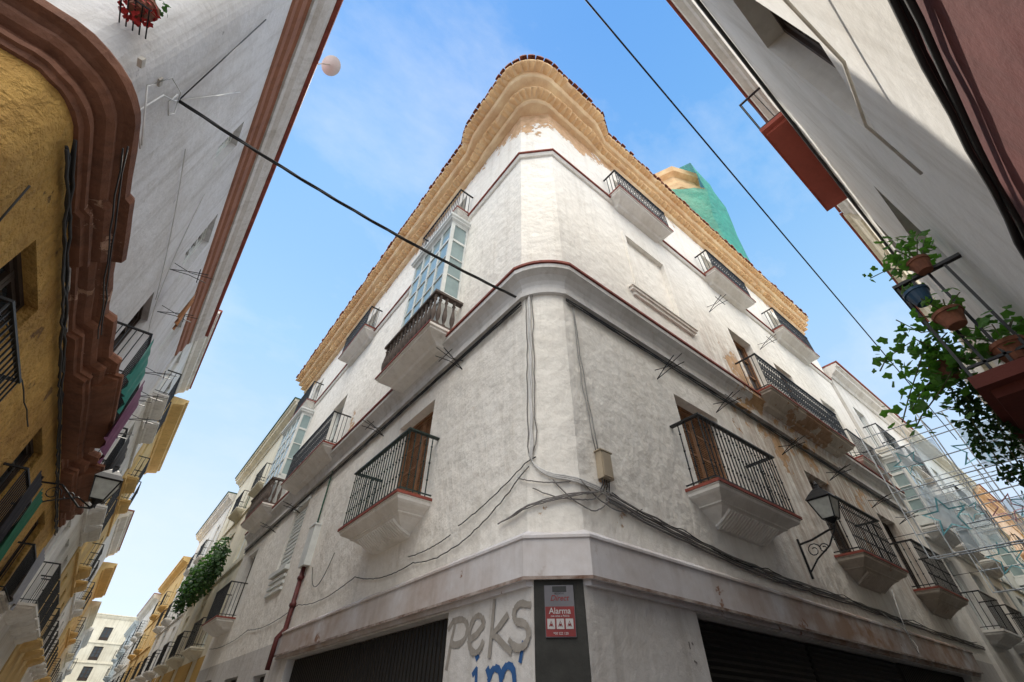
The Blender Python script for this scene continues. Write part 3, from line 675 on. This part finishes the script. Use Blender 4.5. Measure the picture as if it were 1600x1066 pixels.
a_ = MB(); sweep(a_, pathL, [(0, 13.565), (.6, 13.565), (.6, 13.66), (0, 13.8)]); a_.build('red_edge', m_red, lb)
for h in hy[:3]: door(FB, lb, h[0], h[1], h[2], h[3], .23, m_woodd)
for h in hy[3:]: door(FB, lb, h[0], h[1], h[2], h[3], .23, m_woodd, name='street_door')
for h in hw: door(FB, lb, h[0], h[1], h[2], h[3], .23, m_frame if h[2] > 7 else m_woodd, name='window' if h[2] > 7 else 'balcony_door')
for s0, s1 in ((5.6, 8.9), (10.2, 12.8)): balcony(FB, lb, s0, s1, 6.32, .62, 1.0, 'mid', ms=m_brown, trim=False)
for s0, s1 in ((1.4, 3.1), (5.9, 8.0), (10.7, 12.8)): balcony(FB, lb, s0, s1, 3.65, .32, .92, 'mid', mr=m_iron, ms=m_stone, trim=False)
for s, z in ((6.2, 9.5), (7.8, 9.4), (10.8, 9.3), (12.3, 9.3), (9.3, 7.6), (9.8, 6.9), (13.4, 9.0)): bracket(FB, lb, s, z, .7)
for uv in ((222, 98), (250, 128)):
    q = onx(*uv, -5.69)
    p = MB(FB); p.box(q.y-.05, q.y+.05, -.02, .025, q.z-.035, q.z+.035); p.build('wall_plate', m_stone, lb)
rr = [wobble(FB, [(.4, 5.78-.035*k), (5, 5.74-.035*k), (10, 5.70-.03*k), (14.4, 5.70-.03*k)], .03, .2, .05+.02*(k % 2)) for k in range(4)]
cable('cable_bundle', 'black cables clipped along the ochre wall below the brown cornice', m_cable, rr, .015, FB)
rr = [wobble(FB, [(.45, 6.0+.08*k), (4.1, 5.98+.08*k)], .035, .3, .33) for k in range(2)]+[wobble(FB, [(.6, 5.2), (.9, 4.6), (3, 4.9), (5.5, 5.0)], .03, .3, .04)]
cable('wall_cable', 'thin cables running along the face of the brown cornice', m_cable, rr, .009, FB)
P0 = FB.P(.97, .03, 7.97)
rr = [[P0, FB.P(.85, .06, 7.75), FB.P(.6, .07, 7.4), FB.P(.6, .05, 6.9), FB.P(.7, .3, 6.45)], [P0, FB.P(.75, .08, 7.85), FB.P(.45, .05, 7.6), FB.P(.38, .02, 7.1), FB.P(.6, .33, 6.4)], [FB.P(2.0, .02, 10.6), P0]]
rr += [[P0, FB.P(1.05, .08, 7.78), FB.P(.95, .1, 7.55), FB.P(.8, .06, 7.6), FB.P(.85, .03, 7.9)]]
cable('wall_cable', 'tangled pale wires around the wall anchor on the left building', m_cablew, rr, .010)
cable('wall_cable', 'thin black stay wire rising from the wall anchor on the left building', m_cable, [[P0, FB.P(.6, .03, 10.8)]], .009)
cable('wall_cable', 'long loose wire hanging across the white wall of the left building', m_cablew, [sagline(FB.P(4.4, .03, 10.2), FB.P(8.6, .03, 9.0), .5), sagline(FB.P(2.2, .03, 8.6), FB.P(6.8, .03, 8.9), -.1)], .009)
def cloth(name, label, F, s0, s1, o, z0, z1, m, cat='cloth', wav=.03, group=None):
    mb = MB(F); nx, nz = 14, 6; vs = []; fs = []
    for i in range(nx+1):
        for j in range(nz+1):
            s = s0+(s1-s0)*i/nx; z = z1+(z0-z1)*j/nz
            vs.append((s, o+wav*math.sin(i*1.7+j*.3)*(.3+j/nz), z+rnd.uniform(-.01, .01)+(.05*math.sin(i*.8) if j == nz else 0)))
    for i in range(nx):
        for j in range(nz): a = i*(nz+1)+j; fs.append((a, a+1, a+nz+2, a+nz+1))
    mb.add(vs, fs); return tag(mb.build(name, m, smooth=True), label, cat, group)
cloth('balcony_netting', 'green mesh netting tied outside the upper left balcony railing', FB, 5.62, 7.3, .65, 6.38, 7.22, clothm('green netting', (.02, .24, .20)))
cloth('hanging_cloth', 'purple cloth hanging over the brown-edged balcony on the left', FB, 7.45, 8.9, .66, 5.9, 7.3, clothm('purple cloth', (.20, .065, .15)))
cloth('black_flag', 'dark sheet hanging from the second upper left balcony', FB, 10.3, 12.5, .68, 6.0, 7.3, clothm('black cloth', (.015, .015, .02)))
cloth('laundry', 'green towel hanging on the lower balcony of the ochre wall', FB, 6.9, 7.7, .42, 3.5, 4.6, clothm('green towel', (.02, .16, .09)), 'laundry')
cloth('laundry', 'black garment hanging on the lower balcony of the ochre wall', FB, 6.0, 6.8, .42, 3.6, 4.6, clothm('dark garment', (.02, .02, .03)), 'laundry')
cloth('laundry', 'pale cloth hanging on the farthest lower balcony of the ochre wall', FB, 11.0, 12.4, .42, 3.6, 4.6, clothm('pale cloth', (.35, .36, .4)), 'laundry')
cloth('patterned_banner', 'small patterned cloth hanging from a rod high on the left white wall', FB, 7.0, 7.5, .55, 8.8, 9.7, clothm('orange cloth', (.45, .2, .08)))
dsh = thing('satellite_dish', 'round white satellite dish on the eaves of the left building', 'satellite dish', (-5.0, 2.1, 13.7))
p = MB(); nrm = Vector((.45, .5, .74)).normalized(); u = nrm.cross(Vector((0,0,1))).normalized(); v_ = nrm.cross(u); cc = Vector((-4.88, 2.1, 14.05)); vs = [tuple(cc-nrm*.045)]; fs = []
for k, (r, dd) in enumerate(((.10, .035), (.18, .018), (.25, 0))):
    for i in range(20): t = 2*math.pi*i/20; vs.append(tuple(cc+(u*math.cos(t)+v_*math.sin(t))*r-nrm*dd))
fs = [(0, 1+i, 1+(i+1) % 20) for i in range(20)]+[(1+20*k+i, 1+20*k+(i+1) % 20, 21+20*k+(i+1) % 20, 21+20*k+i) for k in range(2) for i in range(20)]
p.add(vs, fs); p.build('dish', m_frame, dsh, smooth=False)
p = MB(); p.tube([(-5.12, 2.1, 13.65), (-5.05, 2.12, 13.9), cc-nrm*.05], .014, 6); p.build('mount', m_stone, dsh)

# ================================================================== RIGHT BUILDING (near)
rb = thing('right_building', 'off-white building with dark red base close by on the right', 'building', (0, -4.19, 0))
RX0, RX1 = -3.1, 8.3
hr = [(-1.55,-.55,4.75,7.0),(1.5,2.7,3.7,6.5),(3.7,5.1,11.0,12.6),(5.4,6.6,3.7,6.4),(5.4,6.6,7.4,9.6)]
a_ = MB(FS); facade(a_, RX0, RX1, 3.42, 13.0, hr, .3)
a_.add([(RX0,0,0),(RX0,-8,0),(RX0,-8,13),(RX0,0,13)], [(0,1,2,3)]); a_.add([(RX1,0,0),(RX1,-8,0),(RX1,-8,13),(RX1,0,13)], [(0,1,2,3)]); a_.add([(RX0,0,13),(RX0,-8,13),(RX1,-8,13),(RX1,0,13)], [(0,1,2,3)])
a_.build('wall', m_rightw, rb)
a_ = MB(FS); facade(a_, RX0, RX1, 0, 3.42, [(1.2,2.6,0,2.6),(4.5,6.5,0,2.6)], .3); a_.build('base_wall', m_rbase, rb)
for h in ((1.2,2.6,0,2.6),(4.5,6.5,0,2.6)): door(FS, rb, *h, .28, m_woodd, name='street_door')
a_ = MB(); sweep(a_, [(RX1, -4.19), (RX0, -4.19)], [(0, 12.6), (.06, 12.62), (.1, 12.8), (.22, 12.86), (.24, 13.0), (0, 13.02)]); a_.build('eaves', m_rightw, rb)
a_ = MB(); sweep(a_, [(RX1, -4.19), (RX0, -4.19)], [(0, 13.024), (.30, 13.024), (.30, 13.12), (0, 13.2)]); a_.build('red_edge', m_red, rb)
for i, h in enumerate(hr): door(FS, rb, *h[:4], .28, m_green if i in (1,) else (m_woodd if i == 0 else m_frame), glass=(i != 1), name='window' if i in (0,) else 'balcony_door')
m_redb = plaster('red balcony paint', (.38, .085, .058), dirt=.4, streak=.4, bump=.2, dirtcol=(.2, .05, .04), peelcol=(.3, .12, .08))
m_redd = plaster('dark red-brown balcony paint', (.16, .04, .03), dirt=.5, streak=.5, bump=.3, dirtcol=(.07, .02, .018), peelcol=(.2, .09, .06))
p = MB(FS); p.box(2.9, 5.85, 0, .5, 10.9, 11.02); p.box(3.0, 5.75, .0, .45, 10.82, 10.9)
pb = p.build('balcony', m_redb, rb, label='red-painted balcony slab high on the right building')
p = MB(FS); railing(p, 2.95, 5.8, .47, 11.02, 1.35, .16); p.build('railing', m_iron, pb)
p = MB(FS); p.box(.8, 4.3, 0, .5, 3.52, 3.62); p.box(.9, 4.2, 0, .44, 3.45, 3.52)
pb = p.build('balcony', m_redd, rb, label='low dark red balcony covered in potted plants')
p = MB(FS); railing(p, .83, 4.27, .47, 3.62, 1.02, .12, t=.01); p.build('railing', m_iron, pb)
rr = [wobble(FS, [(-3, 3.24+.03*k), (-1, 3.22+.03*k), (1.2, 3.22+.03*k), (8.2, 3.25+.03*k)], .022, .22, .03+.018*(k % 2)) for k in range(3)]
cable('cable_bundle', 'thick black cable bundle above the dark red base of the right building', m_cable, rr, .011, FS)
rr = [wobble(FS, [(-3, 10.35+.05*k), (2, 10.3+.05*k), (8.2, 10.35+.05*k)], .04, .35, .04) for k in range(3)]
cable('cable_bundle', 'black cables running along the upper wall of the right building', m_cable, rr, .03, FS)
rr = [[FS.P(s, o, z) for s, o, z in ((-2.6, .03, 4.4), (-2.2, .10, 4.28), (-1.7, .05, 4.2), (-1.2, .1, 4.28), (-.8, .04, 4.1))]]
cable('wall_cable', 'thin loose wire looping beside the window of the right building', m_stone, rr, .009)

# ================================================================== NEIGHBOUR HOUSES
def house(F, s0, s1, H, m, label, floors=3, bays=2, base=None, ov=.4, edge=None, mw=None, off=0.0, depth=9, rail=True, oriels=(), cm=None, w=1.15, sp=.16, nobal=False):
    G = Fr((0, 0), (F.a.x, F.a.y), (F.n.x, F.n.y)); G.o = F.o + F.n*off
    base_p = G.P((s0+s1)/2, 0, 0)
    t = thing('house', label, 'house', base_p)
    fh0 = 4.0; fh = (H-.9-fh0)/floors; hs = []; wins = []
    for b in range(bays):
        c = s0+(s1-s0)*(b+.5)/bays
        hs.append((c-.6, c+.6, 0, 2.7)); wins.append((hs[-1], 0, b))
        for k in range(floors):
            z = fh0+fh*k+.05
            if (b, k) in oriels: continue
            hs.append((c-w/2, c+w/2, z, z+min(2.3, fh-.75))); wins.append((hs[-1], k+1, b))
    a = MB(G); facade(a, s0, s1, 0, H, hs, .22)
    e = .003
    a.add([(s0+e,0,0),(s0+e,-depth,0),(s0+e,-depth,H),(s0+e,0,H)], [(0,1,2,3)]); a.add([(s1-e,0,0),(s1-e,-depth,0),(s1-e,-depth,H),(s1-e,0,H)], [(0,1,2,3)])
    a.add([(s0,0,H),(s0,-depth,H),(s1,-depth,H),(s1,0,H)], [(0,1,2,3)]); a.add([(s0,-depth,0),(s1,-depth,0),(s1,-depth,H),(s0,-depth,H)], [(0,1,2,3)])
    a.build('wall', m, t)
    if base:
        q = MB(G); cuts = sorted([(h[0], h[1]) for h in hs if h[2] == 0]); x = s0+.01
        for c0, c1 in cuts: q.box(x, c0-.01, .001, .03, 0, fh0-.3); x = c1+.01
        q.box(x, s1-.01, .001, .03, 0, fh0-.3)
        q.build('base', base, t)
    q = MB(G); q.loft(s0+.01, s1-.01, [(0,0,.0),(0,0,-.12),(0,.1,-.16),(0,.12,-.3),(0,ov-.12,-.42),(0,ov-.06,-.55)], ov, H+.02); q.build('cornice', cm or m, t)
    for k in range(1, floors):
        q = MB(G); q.box(s0+.01, s1-.01, -.01, .09, fh0+fh*k-.32, fh0+fh*k-.2); q.build('string_course', cm or m, t)
    if edge:
        q = MB(G); q.box(s0, s1, -.1, ov+.06, H+.025, H+.1); q.build('roof_edge', edge, t)
    for (h, k, b) in wins:
        if k == 0: door(G, t, *h, .2, m_woodd, name='street_door')
        else: door(G, t, *h, .2, mw or (m_frame if (b+k) % 4 else m_green), name='window')
        if not nobal and (k > 0 and rail and (k+b) % 3 != 2 or k == 1):
            q = MB(G); q.loft(h[0]-.45, h[1]+.45, RINGS_MID, .5, h[2]); p_ = q.build('balcony', cm or m, t)
            q = MB(G); railing(q, h[0]-.4, h[1]+.4, .45, h[2], 1.0, sp); q.build('railing', m_iron, p_)
    for (b, k) in oriels:
        c = s0+(s1-s0)*(b+.5)/bays; z = fh0+fh*k
        q = MB(G); q.loft(c-1.15, c+1.15, RINGS_MID, .6, z+.05); q.build('balcony', cm or m, t)
        oriel(G, t, c-1.05, c+1.05, z+.5, z+fh-.5, .55, 3, 4)
    return t
W1 = plaster('far white wall', (.82, .80, .77), dirt=.55, streak=.6, bump=.4)
W2 = plaster('far cream wall', (.80, .75, .62), dirt=.55, streak=.6, bump=.4)
W3 = plaster('far yellow wall', (.76, .54, .24), dirt=.55, streak=.5, bump=.4)
W4 = plaster('far pale blue wall', (.62, .69, .73), dirt=.5, streak=.5, bump=.4)
W5 = plaster('far peach wall', (.78, .58, .42), dirt=.5, streak=.5, bump=.4)
W6 = plaster('far ochre base', (.56, .35, .10), dirt=.5, streak=.5, bump=.4)
house(FB, 14.65, 22, 15.0, W1, 'white house beyond the left building with small ornate eaves', 3, 3, ov=.45, edge=m_red, off=.05)
house(FB, 22.05, 32.5, 14.4, W3, 'sunny yellow house with wide eaves, left row', 3, 3, ov=.7, off=.1, cm=W3)
house(FB, 32.55, 43, 11.6, W1, 'lower white house past the yellow one, left row', 2, 3, ov=.5, off=.15, edge=m_tile)
house(FB, 43.05, 56, 10.8, W3, 'low ochre house in the distance, left row', 2, 3, ov=.7, off=.35, sp=.25)
house(FB, 56.05, 72, 10.2, W2, 'low cream house near the end of the left street, left row', 2, 4, ov=.5, off=.6, sp=.25)
house(FB, 72.05, 90, 10, W1, 'last white house of the left street, left row', 2, 4, ov=.5, off=.9, sp=.3)
house(FL, LY+.05, 33, 15.2, W2, 'cream house with green roof edge next to the corner building, left street', 3, 3, base=W6, ov=.5, edge=m_green, off=-.05, cm=W2)
house(FL, 33.05, 45, 14.2, W1, 'white house behind the plant-covered balcony, left street', 3, 3, base=W6, ov=.5, off=.0, edge=m_green)
house(FL, 45.05, 60, 12.5, W3, 'yellow house far down the left street, right row', 3, 3, ov=.6, off=.1, sp=.25)
house(FL, 60.05, 76, 12, W1, 'white house far down the left street with red tiled roof', 3, 4, ov=.6, off=.2, edge=m_tile, sp=.25)
house(FL, 76.05, 90, 11.6, W4, 'bluish house at the end of the right row, left street', 3, 4, ov=.5, off=.3, sp=.3)
FE = Fr((-12, 96), (1, 0), (0, -1))
house(FE, 0, 22, 14.5, W2, 'pale apartment block closing the far end of the left street', 4, 6, ov=.3, mw=m_woodd, rail=False)
house(FR, LX+.05, 25.5, 13.7, W1, 'white house with glazed bay windows next to the corner building, right street', 3, 3, base=None, ov=.45, edge=m_red, off=.1, oriels=((0, 1), (2, 1)))
house(FR, 25.55, 36, 13.8, W4, 'pale bluish house behind the festive lights, right street', 3, 3, ov=.5, off=.15, oriels=((1, 1),))
house(FR, 36.05, 47, 13.6, W5, 'peach house far down the right street, left row', 3, 3, ov=.5, off=.2, edge=m_tile, sp=.25)
house(FR, 47.05, 60, 14.6, W3, 'yellow house far down the right street, left row', 3, 4, ov=.5, off=.3, sp=.25)
house(FR, 60.05, 80, 14, W1, 'white house at the far end of the right street', 3, 5, ov=.5, off=.4, sp=.3)
house(FS, 8.35, 15.5, 12.95, W2, 'pale house beyond the right building, mostly behind the plants', 3, 2, ov=.26, off=.0, edge=m_red, nobal=True)
house(FS, 15.55, 25, 11.5, W1, 'white house further along the right row, behind the plants', 3, 3, ov=.4, off=.2)
house(FS, 25.05, 40, 12, W3, 'yellow house further along the right row of the right street', 3, 4, ov=.4, off=.2, sp=.25)
house(FS, 40.05, 78, 12, W2, 'long cream house at the end of the right row', 3, 9, ov=.4, off=.3, sp=.3)
house(Fr((82, -14), (0, 1), (-1, 0)), 0, 24, 15, W1, 'white block closing the far end of the right street', 4, 6, rail=False)

# ================================================================== TOWER WITH NETTING
TX, TY = 15.5, 3.0
tw = thing('rooftop_tower', 'rooftop tower draped in green netting with bare masonry at its top left', 'tower', (TX, TY, 16))
p = MB(); p.lathe((TX, TY, 16), [(2.2, 0), (2.2, 11.6), (2.5, 11.8), (2.6, 12.3), (2.2, 12.6), (2.1, 13.8), (2.45, 14.0), (2.5, 14.5), (2.0, 15.0), (1.2, 15.6), (.2, 15.9)], 8); p.build('wall', m_ochre, tw)
p = MB(); vs = []; fs = []; K = 26; rings = [(2.55, 0), (2.6, 3), (2.6, 6), (2.7, 8), (2.75, 9.5), (2.85, 11.0), (2.85, 12.2), (2.75, 13.4), (2.7, 14.4), (2.0, 15.3), (1.1, 15.9)]
for j, (r, z) in enumerate(rings):
    for k in range(K):
        t = 2*math.pi*k/K; q = r*(1.0 if k % 3 else 1.05)+rnd.uniform(-.07, .07)
        vs.append((TX+q*math.cos(t), TY+q*math.sin(t), 16+z+rnd.uniform(-.08, .08)-(.40*max(0, q*math.cos(t)) if j > 5 else 0)))
for j in range(len(rings)-1):
    for k in range(K):
        if 11 <= k <= 17 and j >= 5: continue
        fs.append((j*K+k, j*K+(k+1) % K, (j+1)*K+(k+1) % K, (j+1)*K+k))
p.add(vs, fs); p.build('netting', m_net, tw, smooth=True)
ant = MB(); ant.tube([(15.9, .3, 16.5), (15.9, .3, 18.3)], .02, 5); ant.tube([(15.6, .0, 18.1), (16.2, .6, 18.1)], .012, 4)
for k in range(5): q = k/4-.5; ant.tube([(15.9+q*.6-.15, .3+q*.6+.15, 18.1), (15.9+q*.6+.15, .3+q*.6-.15, 18.1)], .008, 4)
tag(ant.build('tv_antenna', m_stone), 'thin television antenna on the roof at the right end of the eaves', 'antenna')

# ================================================================== FESTIVE LIGHTS
m_teal = mat('teal tinsel', (.14, .42, .50), .4, .1, var=.3, bump=.2); m_pink = mat('pink tinsel', (.65, .36, .42), .4, .1, var=.3, bump=.2)
m_pole = mat('pale painted wire', (.62, .67, .72), .5, .2, var=.3, bump=0)
def festive(x, z1, label, cells):
    t = thing('festive_light_frame', label, 'decoration', (x, -2.1, 5.0), 'festive light frames across the right street')
    p = MB(); y0, y1, z0 = -3.8, -.8, 5.0
    n = 6
    for i in range(n+1):
        y = y0+(y1-y0)*i/n; p.tube([(x, y, z0), (x, y, z1+(.35 if i % 3 == 0 else 0))], .018, 4)
    for j in range(7):
        z = z0+(z1-z0)*j/6; p.tube([(x, y0, z), (x, y1, z)], .016, 4)
    for i in (0, 3, n):
        y = y0+(y1-y0)*i/n; p.tube([(x, y, z1), (x+.7, y, z1-.1), (x+.7, y, z0+.1), (x, y, z0)], .018, 4)
    for z in (z0+.1, (z0+z1)/2, z1-.1): p.tube([(x+.7, y0, z), (x+.7, y1, z)], .016, 4)
    fo_ = p.build('frame', m_pole, t)
    for (i, j, w_, h_) in cells:
        q = MB(); ya, yb = y0+(y1-y0)*i/n, y0+(y1-y0)*(i+w_)/n; za, zb = z0+(z1-z0)*j/6, z0+(z1-z0)*(j+h_)/6
        q.add([(x+.02, ya+.03, za+.02), (x+.04, yb-.03, za+.03), (x+.02, yb-.03, zb-.03), (x+.05, ya+.03, zb-.02)], [(0, 1, 2, 3)]); q.build('sheet', m_sheet, t)
    for k, (cy, cz, r, mm) in enumerate(((-1.6, 5.8, .50, m_teal), (-2.9, 7.1, .48, m_teal), (-2.7, 5.7, .35, m_pink), (-1.5, 7.3, .36, m_teal))):
        p = MB(); ring = []; inn = []
        for i in range(10):
            a = math.pi/2+math.pi*i/5+k*.3; q = r if i % 2 == 0 else r*.42
            ring.append((x-.03, cy+q*math.cos(a), cz+q*math.sin(a))); inn.append((x-.02, cy+q*.82*math.cos(a), cz+q*.82*math.sin(a)))
        p.add(ring+inn, [(i, (i+1) % 10, 10+(i+1) % 10, 10+i) for i in range(10)])
        p.build('star', mm, t)
    for a, b in (((x, -4.1, 8.1), (x, y0, 8.02)), ((x, y1, 7.9), (x, 0, 8.15)), ((x, y1, 5.6), (x, 0, 5.6))):
        p = MB(); p.tube([a, b], .008, 4); p.build('stay_wire', m_cable, t)
festive(12.0, 8.3, 'pale wire frame with teal stars strung across the right street, nearer one', ((0, 3, 2, 2), (3, 4, 2, 1), (4, 1, 1, 2)))
festive(17.5, 8.6, 'pale wire frame with teal stars strung across the right street, farther one', ((1, 1, 2, 3), (4, 2, 2, 3)))

# ================================================================== PLANTS
def leaf(mb, c, r, nrm):
    nrm = Vector(nrm).normalized(); u = nrm.cross(Vector((.3, .5, .8))).normalized(); v = nrm.cross(u); a0 = rnd.uniform(0, 6.28)
    vs = [tuple(Vector(c)+nrm*r*.18)]; K = 10
    for i in range(K):
        t = a0+2*math.pi*i/K; q = r*(1 if i % 2 == 0 else .74)*(1 if i else .35); vs.append(tuple(Vector(c)+(u*math.cos(t)+v*math.sin(t))*q))
    mb.add(vs, [(0, 1+i, 1+(i+1) % K) for i in range(K)])
def foliage(center, rad3, n, r, droop=0):
    mb = MB()
    for _ in range(n):
        d = Vector((rnd.gauss(0, 1), rnd.gauss(0, 1), rnd.gauss(0, 1))).normalized()*(rnd.random()**.5)
        c = Vector(center)+Vector((d.x*rad3[0], d.y*rad3[1], d.z*rad3[2]-droop*rnd.random()))
        leaf(mb, c, r*rnd.uniform(.5, 1.15), (rnd.gauss(0, .6)+d.x, rnd.gauss(0, .6)+d.y, rnd.uniform(.2, 1.4)))
    return mb
def pot_plant(c, r, h, mp, label, n=60, lr=.05, spread=.22, up=.25, group='potted plants on the low right balcony'):
    t = thing('potted_plant', label, 'plant', c, group)
    p = MB(); p.lathe(c, [(r*.62, 0), (r*.9, h*.8), (r, h*.8), (r, h), (r*.88, h), (r*.86, h*.9)], 16); p.build('pot', mp, t, smooth=False)
    f = foliage((c[0], c[1], c[2]+h+up*.6), (spread, spread, up), n, lr); f.build('leaves', m_leaf, t)
    s = MB()
    for _ in range(7):
        e = (c[0]+rnd.uniform(-1, 1)*spread*.8, c[1]+rnd.uniform(-1, 1)*spread*.8, c[2]+h+up*rnd.uniform(.4, 1.3)); s.tube([(c[0], c[1], c[2]+h*.9), ((c[0]+e[0])/2, (c[1]+e[1])/2, c[2]+h+up*.5), e], .005, 4)
    s.build('stem', m_stem, t)
    return t
pot_plant((.78, -3.95, 4.60), .085, .13, m_terra, 'terracotta pot with leafy plant on top of the near end of the low right balcony', 50, .045, .2, .2)
pot_plant((.74, -3.80, 4.30), .09, .14, m_blue, 'blue glazed pot hanging on the near end of the low right balcony', 18, .035, .12, .08)
pot_plant((.74, -3.86, 4.0), .10, .14, m_terra, 'terracotta pot hanging below the blue pot on the low right balcony', 38, .045, .2, .1)
pot_plant((1.25, -3.62, 3.88), .10, .14, m_terra, 'terracotta pot on the outer rail of the low right balcony', 60, .045, .26, .13)
pot_plant((.9, -4.0, 3.64), .11, .16, m_terra, 'squat terracotta pot on the floor of the low right balcony', 50, .05, .26, .17)
def trailing(label, runs, m, lr, group=None, dens=26, spread=.12):
    t = thing('trailing_plant', label, 'plant', runs[0][0], group); s = MB(); f = MB()
    for pts in runs:
        s.tube(pts, .006, 4)
        P = [Vector(q) for q in pts]
        for i in range(len(P)-1):
            L = (P[i+1]-P[i]).length
            for _ in range(max(1, int(L*dens))):
                c = P[i].lerp(P[i+1], rnd.random())+Vector((rnd.gauss(0, spread), rnd.gauss(0, spread), rnd.gauss(0, spread)))
                leaf(f, c, lr*rnd.uniform(.5, 1.2), (rnd.gauss(0, .6), rnd.gauss(0, .6), rnd.uniform(.2, 1.2)))
    s.build('stem', m_stem, t); f.build('leaves', m, t)
runs = []
for (uv) in (((1450,400),(1420,380),(1400,372)), ((1450,425),(1390,420),(1360,435)), ((1490,560),(1430,530),(1385,560),(1375,580)), ((1480,520),(1440,560),(1420,620),(1410,660)), ((1500,580),(1450,600),(1425,640)),
             ((1560,520),(1500,510),(1440,520),(1400,500)), ((1600,540),(1560,530),(1520,530)), ((1500,560),(1470,610),(1440,650),(1430,670)), ((1560,560),(1500,560),(1450,560))):
    runs.append([tuple(onx(u, v, .95+.25*rnd.random())) for u, v in uv])
trailing('leafy climber spilling over the low right balcony', runs, m_leaf, .045, dens=62, spread=.065)
runs = []
for uv in (((1500,590),(1520,660),(1560,720),(1600,760)), ((1540,600),(1570,690),(1600,740)), ((1480,600),(1510,640),(1540,700)), ((1500,610),(1550,660),(1590,700))):
    runs.append([tuple(onx(u, v, 1.4+.5*k/3)) for k, (u, v) in enumerate(uv)])
trailing('thin ivy strands trailing down from the low right balcony', runs, m_leafd, .030, dens=200, spread=.05)
for k, (yy, zz) in enumerate(((21.6, 6.6), (23.8, 6.5), (26.0, 6.7), (28.3, 6.6))):
    f = foliage((-.75, yy, zz+.8), (.45, 1.15, 1.15), 620, .11, droop=.5); tag(f.build('shrub', m_leafd), ['dark green bush on the balcony past the corner building, nearest one', 'second dark green bush on the balcony down the left street', 'third green bush on the balcony down the left street', 'farthest green bush on the balcony down the left street'][k], 'plant', 'bushes on the far left balcony')
p0 = ony(212, 18, Y0-.2)
fl = thing('flower_pot', 'small pot of red flowers on the white wall at the top left', 'plant', p0)
p = MB(); p.lathe(p0, [(.08, 0), (.12, .16), (.13, .16), (.13, .2), (.11, .2)], 12); p.build('pot', m_terra, fl)
p = foliage((p0.x, p0.y, p0.z+.3), (.22, .15, .15), 50, .04); p.build('leaves', m_leafd, fl)
p = foliage((p0.x, p0.y, p0.z+.05), (.20, .18, .14), 110, .035); p.build('flowers', clothm('red petals', (.45, .03, .03)), fl)
p = MB(); 
for k in range(5): p.tube([(p0.x-.12+k*.06, p0.y-.12, p0.z-.02), (p0.x-.12+k*.06, Y0+.01, p0.z-.02)], .008, 4)
p.tube([(p0.x-.14, p0.y-.12, p0.z-.02), (p0.x+.14, p0.y-.12, p0.z-.02)], .01, 4)
p.build('shelf', m_iron, fl)

# ================================================================== GROUND
p = MB(); p.add([(-300,-300,0),(300,-300,0),(300,300,0),(-300,300,0)], [(0,1,2,3)]); o = p.build('ground', mat('granite paving', (.14, .13, .12), .9, var=.3, scale=2)); o['kind'] = 'structure'
m_pave = mat('pavement stone', (.20, .19, .18), .9, var=.3, scale=3)
for F, s0, s1 in ((FL, .9, 90), (FR, .9, 80), (FB, -.1, 90), (FS, -3.1, 80)):
    p = MB(F); p.box(s0, s1, .002, .75, .004, .12); o = p.build('pavement', m_pave); o['kind'] = 'structure'

# ================================================================== LIGHT
sd = Vector((.03, .46, .87)).normalized()
el = math.asin(sd.z); az = math.atan2(sd.x, sd.y)
sl = bpy.data.lights.new('sun', 'SUN'); sl.energy = 5.0; sl.angle = rad(.5); sl.color = (1, .93, .81)
so = bpy.data.objects.new('sun', sl); C.objects.link(so); so.rotation_euler = sd.to_track_quat('Z', 'Y').to_euler()
wd = bpy.data.worlds.new('World'); bpy.context.scene.world = wd; wd.use_nodes = True; nt = wd.node_tree
bg = nt.nodes['Background']; sky = nt.nodes.new('ShaderNodeTexSky'); sky.sky_type = 'NISHITA'; sky.sun_disc = False
sky.sun_elevation = el; sky.sun_rotation = az; sky.air_density = 1.0; sky.dust_density = .3; sky.ozone_density = 2.0
tc = nt.nodes.new('ShaderNodeTexCoord'); G_ = tc.outputs['Generated']
sp = nt.nodes.new('ShaderNodeSeparateXYZ'); nt.links.new(G_, sp.inputs[0])
cr = nt.nodes.new('ShaderNodeValToRGB'); nt.links.new(sp.outputs[2], cr.inputs[0])
els = cr.color_ramp.elements
els[0].position = .0; els[0].color = (.92, .98, 1.06, 1); els[1].position = .97; els[1].color = (.14, .43, .97, 1)
for p_, c_ in ((.30, (.74, .90, 1.08)), (.60, (.43, .74, 1.07)), (.82, (.22, .55, 1.02))):
    e_ = els.new(p_); e_.color = (*c_, 1)
grad = mixc(nt, 1.0, cr.outputs[0], (7.2, 7.2, 7.2), 'MULTIPLY')
c = mixc(nt, .25, grad, sky.outputs[0])
nz = noise(nt, scaled(nt, G_, (1.2, 2.0, 2.6)), 1.9, 9, .62)
cf = mth(nt, 'MULTIPLY', mrange(nt, nz, .48, .80), .42)
c = mixc(nt, cf, c, (6.4, 6.8, 7.2))
# added fill light: unseen sky high behind the viewer, brightened to lift the facades
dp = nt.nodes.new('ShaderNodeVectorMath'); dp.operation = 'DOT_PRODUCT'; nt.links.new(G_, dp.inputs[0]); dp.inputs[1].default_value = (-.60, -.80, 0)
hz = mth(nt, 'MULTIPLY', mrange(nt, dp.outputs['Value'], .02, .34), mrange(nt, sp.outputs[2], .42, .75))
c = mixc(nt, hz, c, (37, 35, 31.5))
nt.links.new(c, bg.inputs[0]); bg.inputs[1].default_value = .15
sc = bpy.context.scene
sc.view_settings.view_transform = 'Standard'; sc.view_settings.look = 'None'; sc.view_settings.exposure = 0
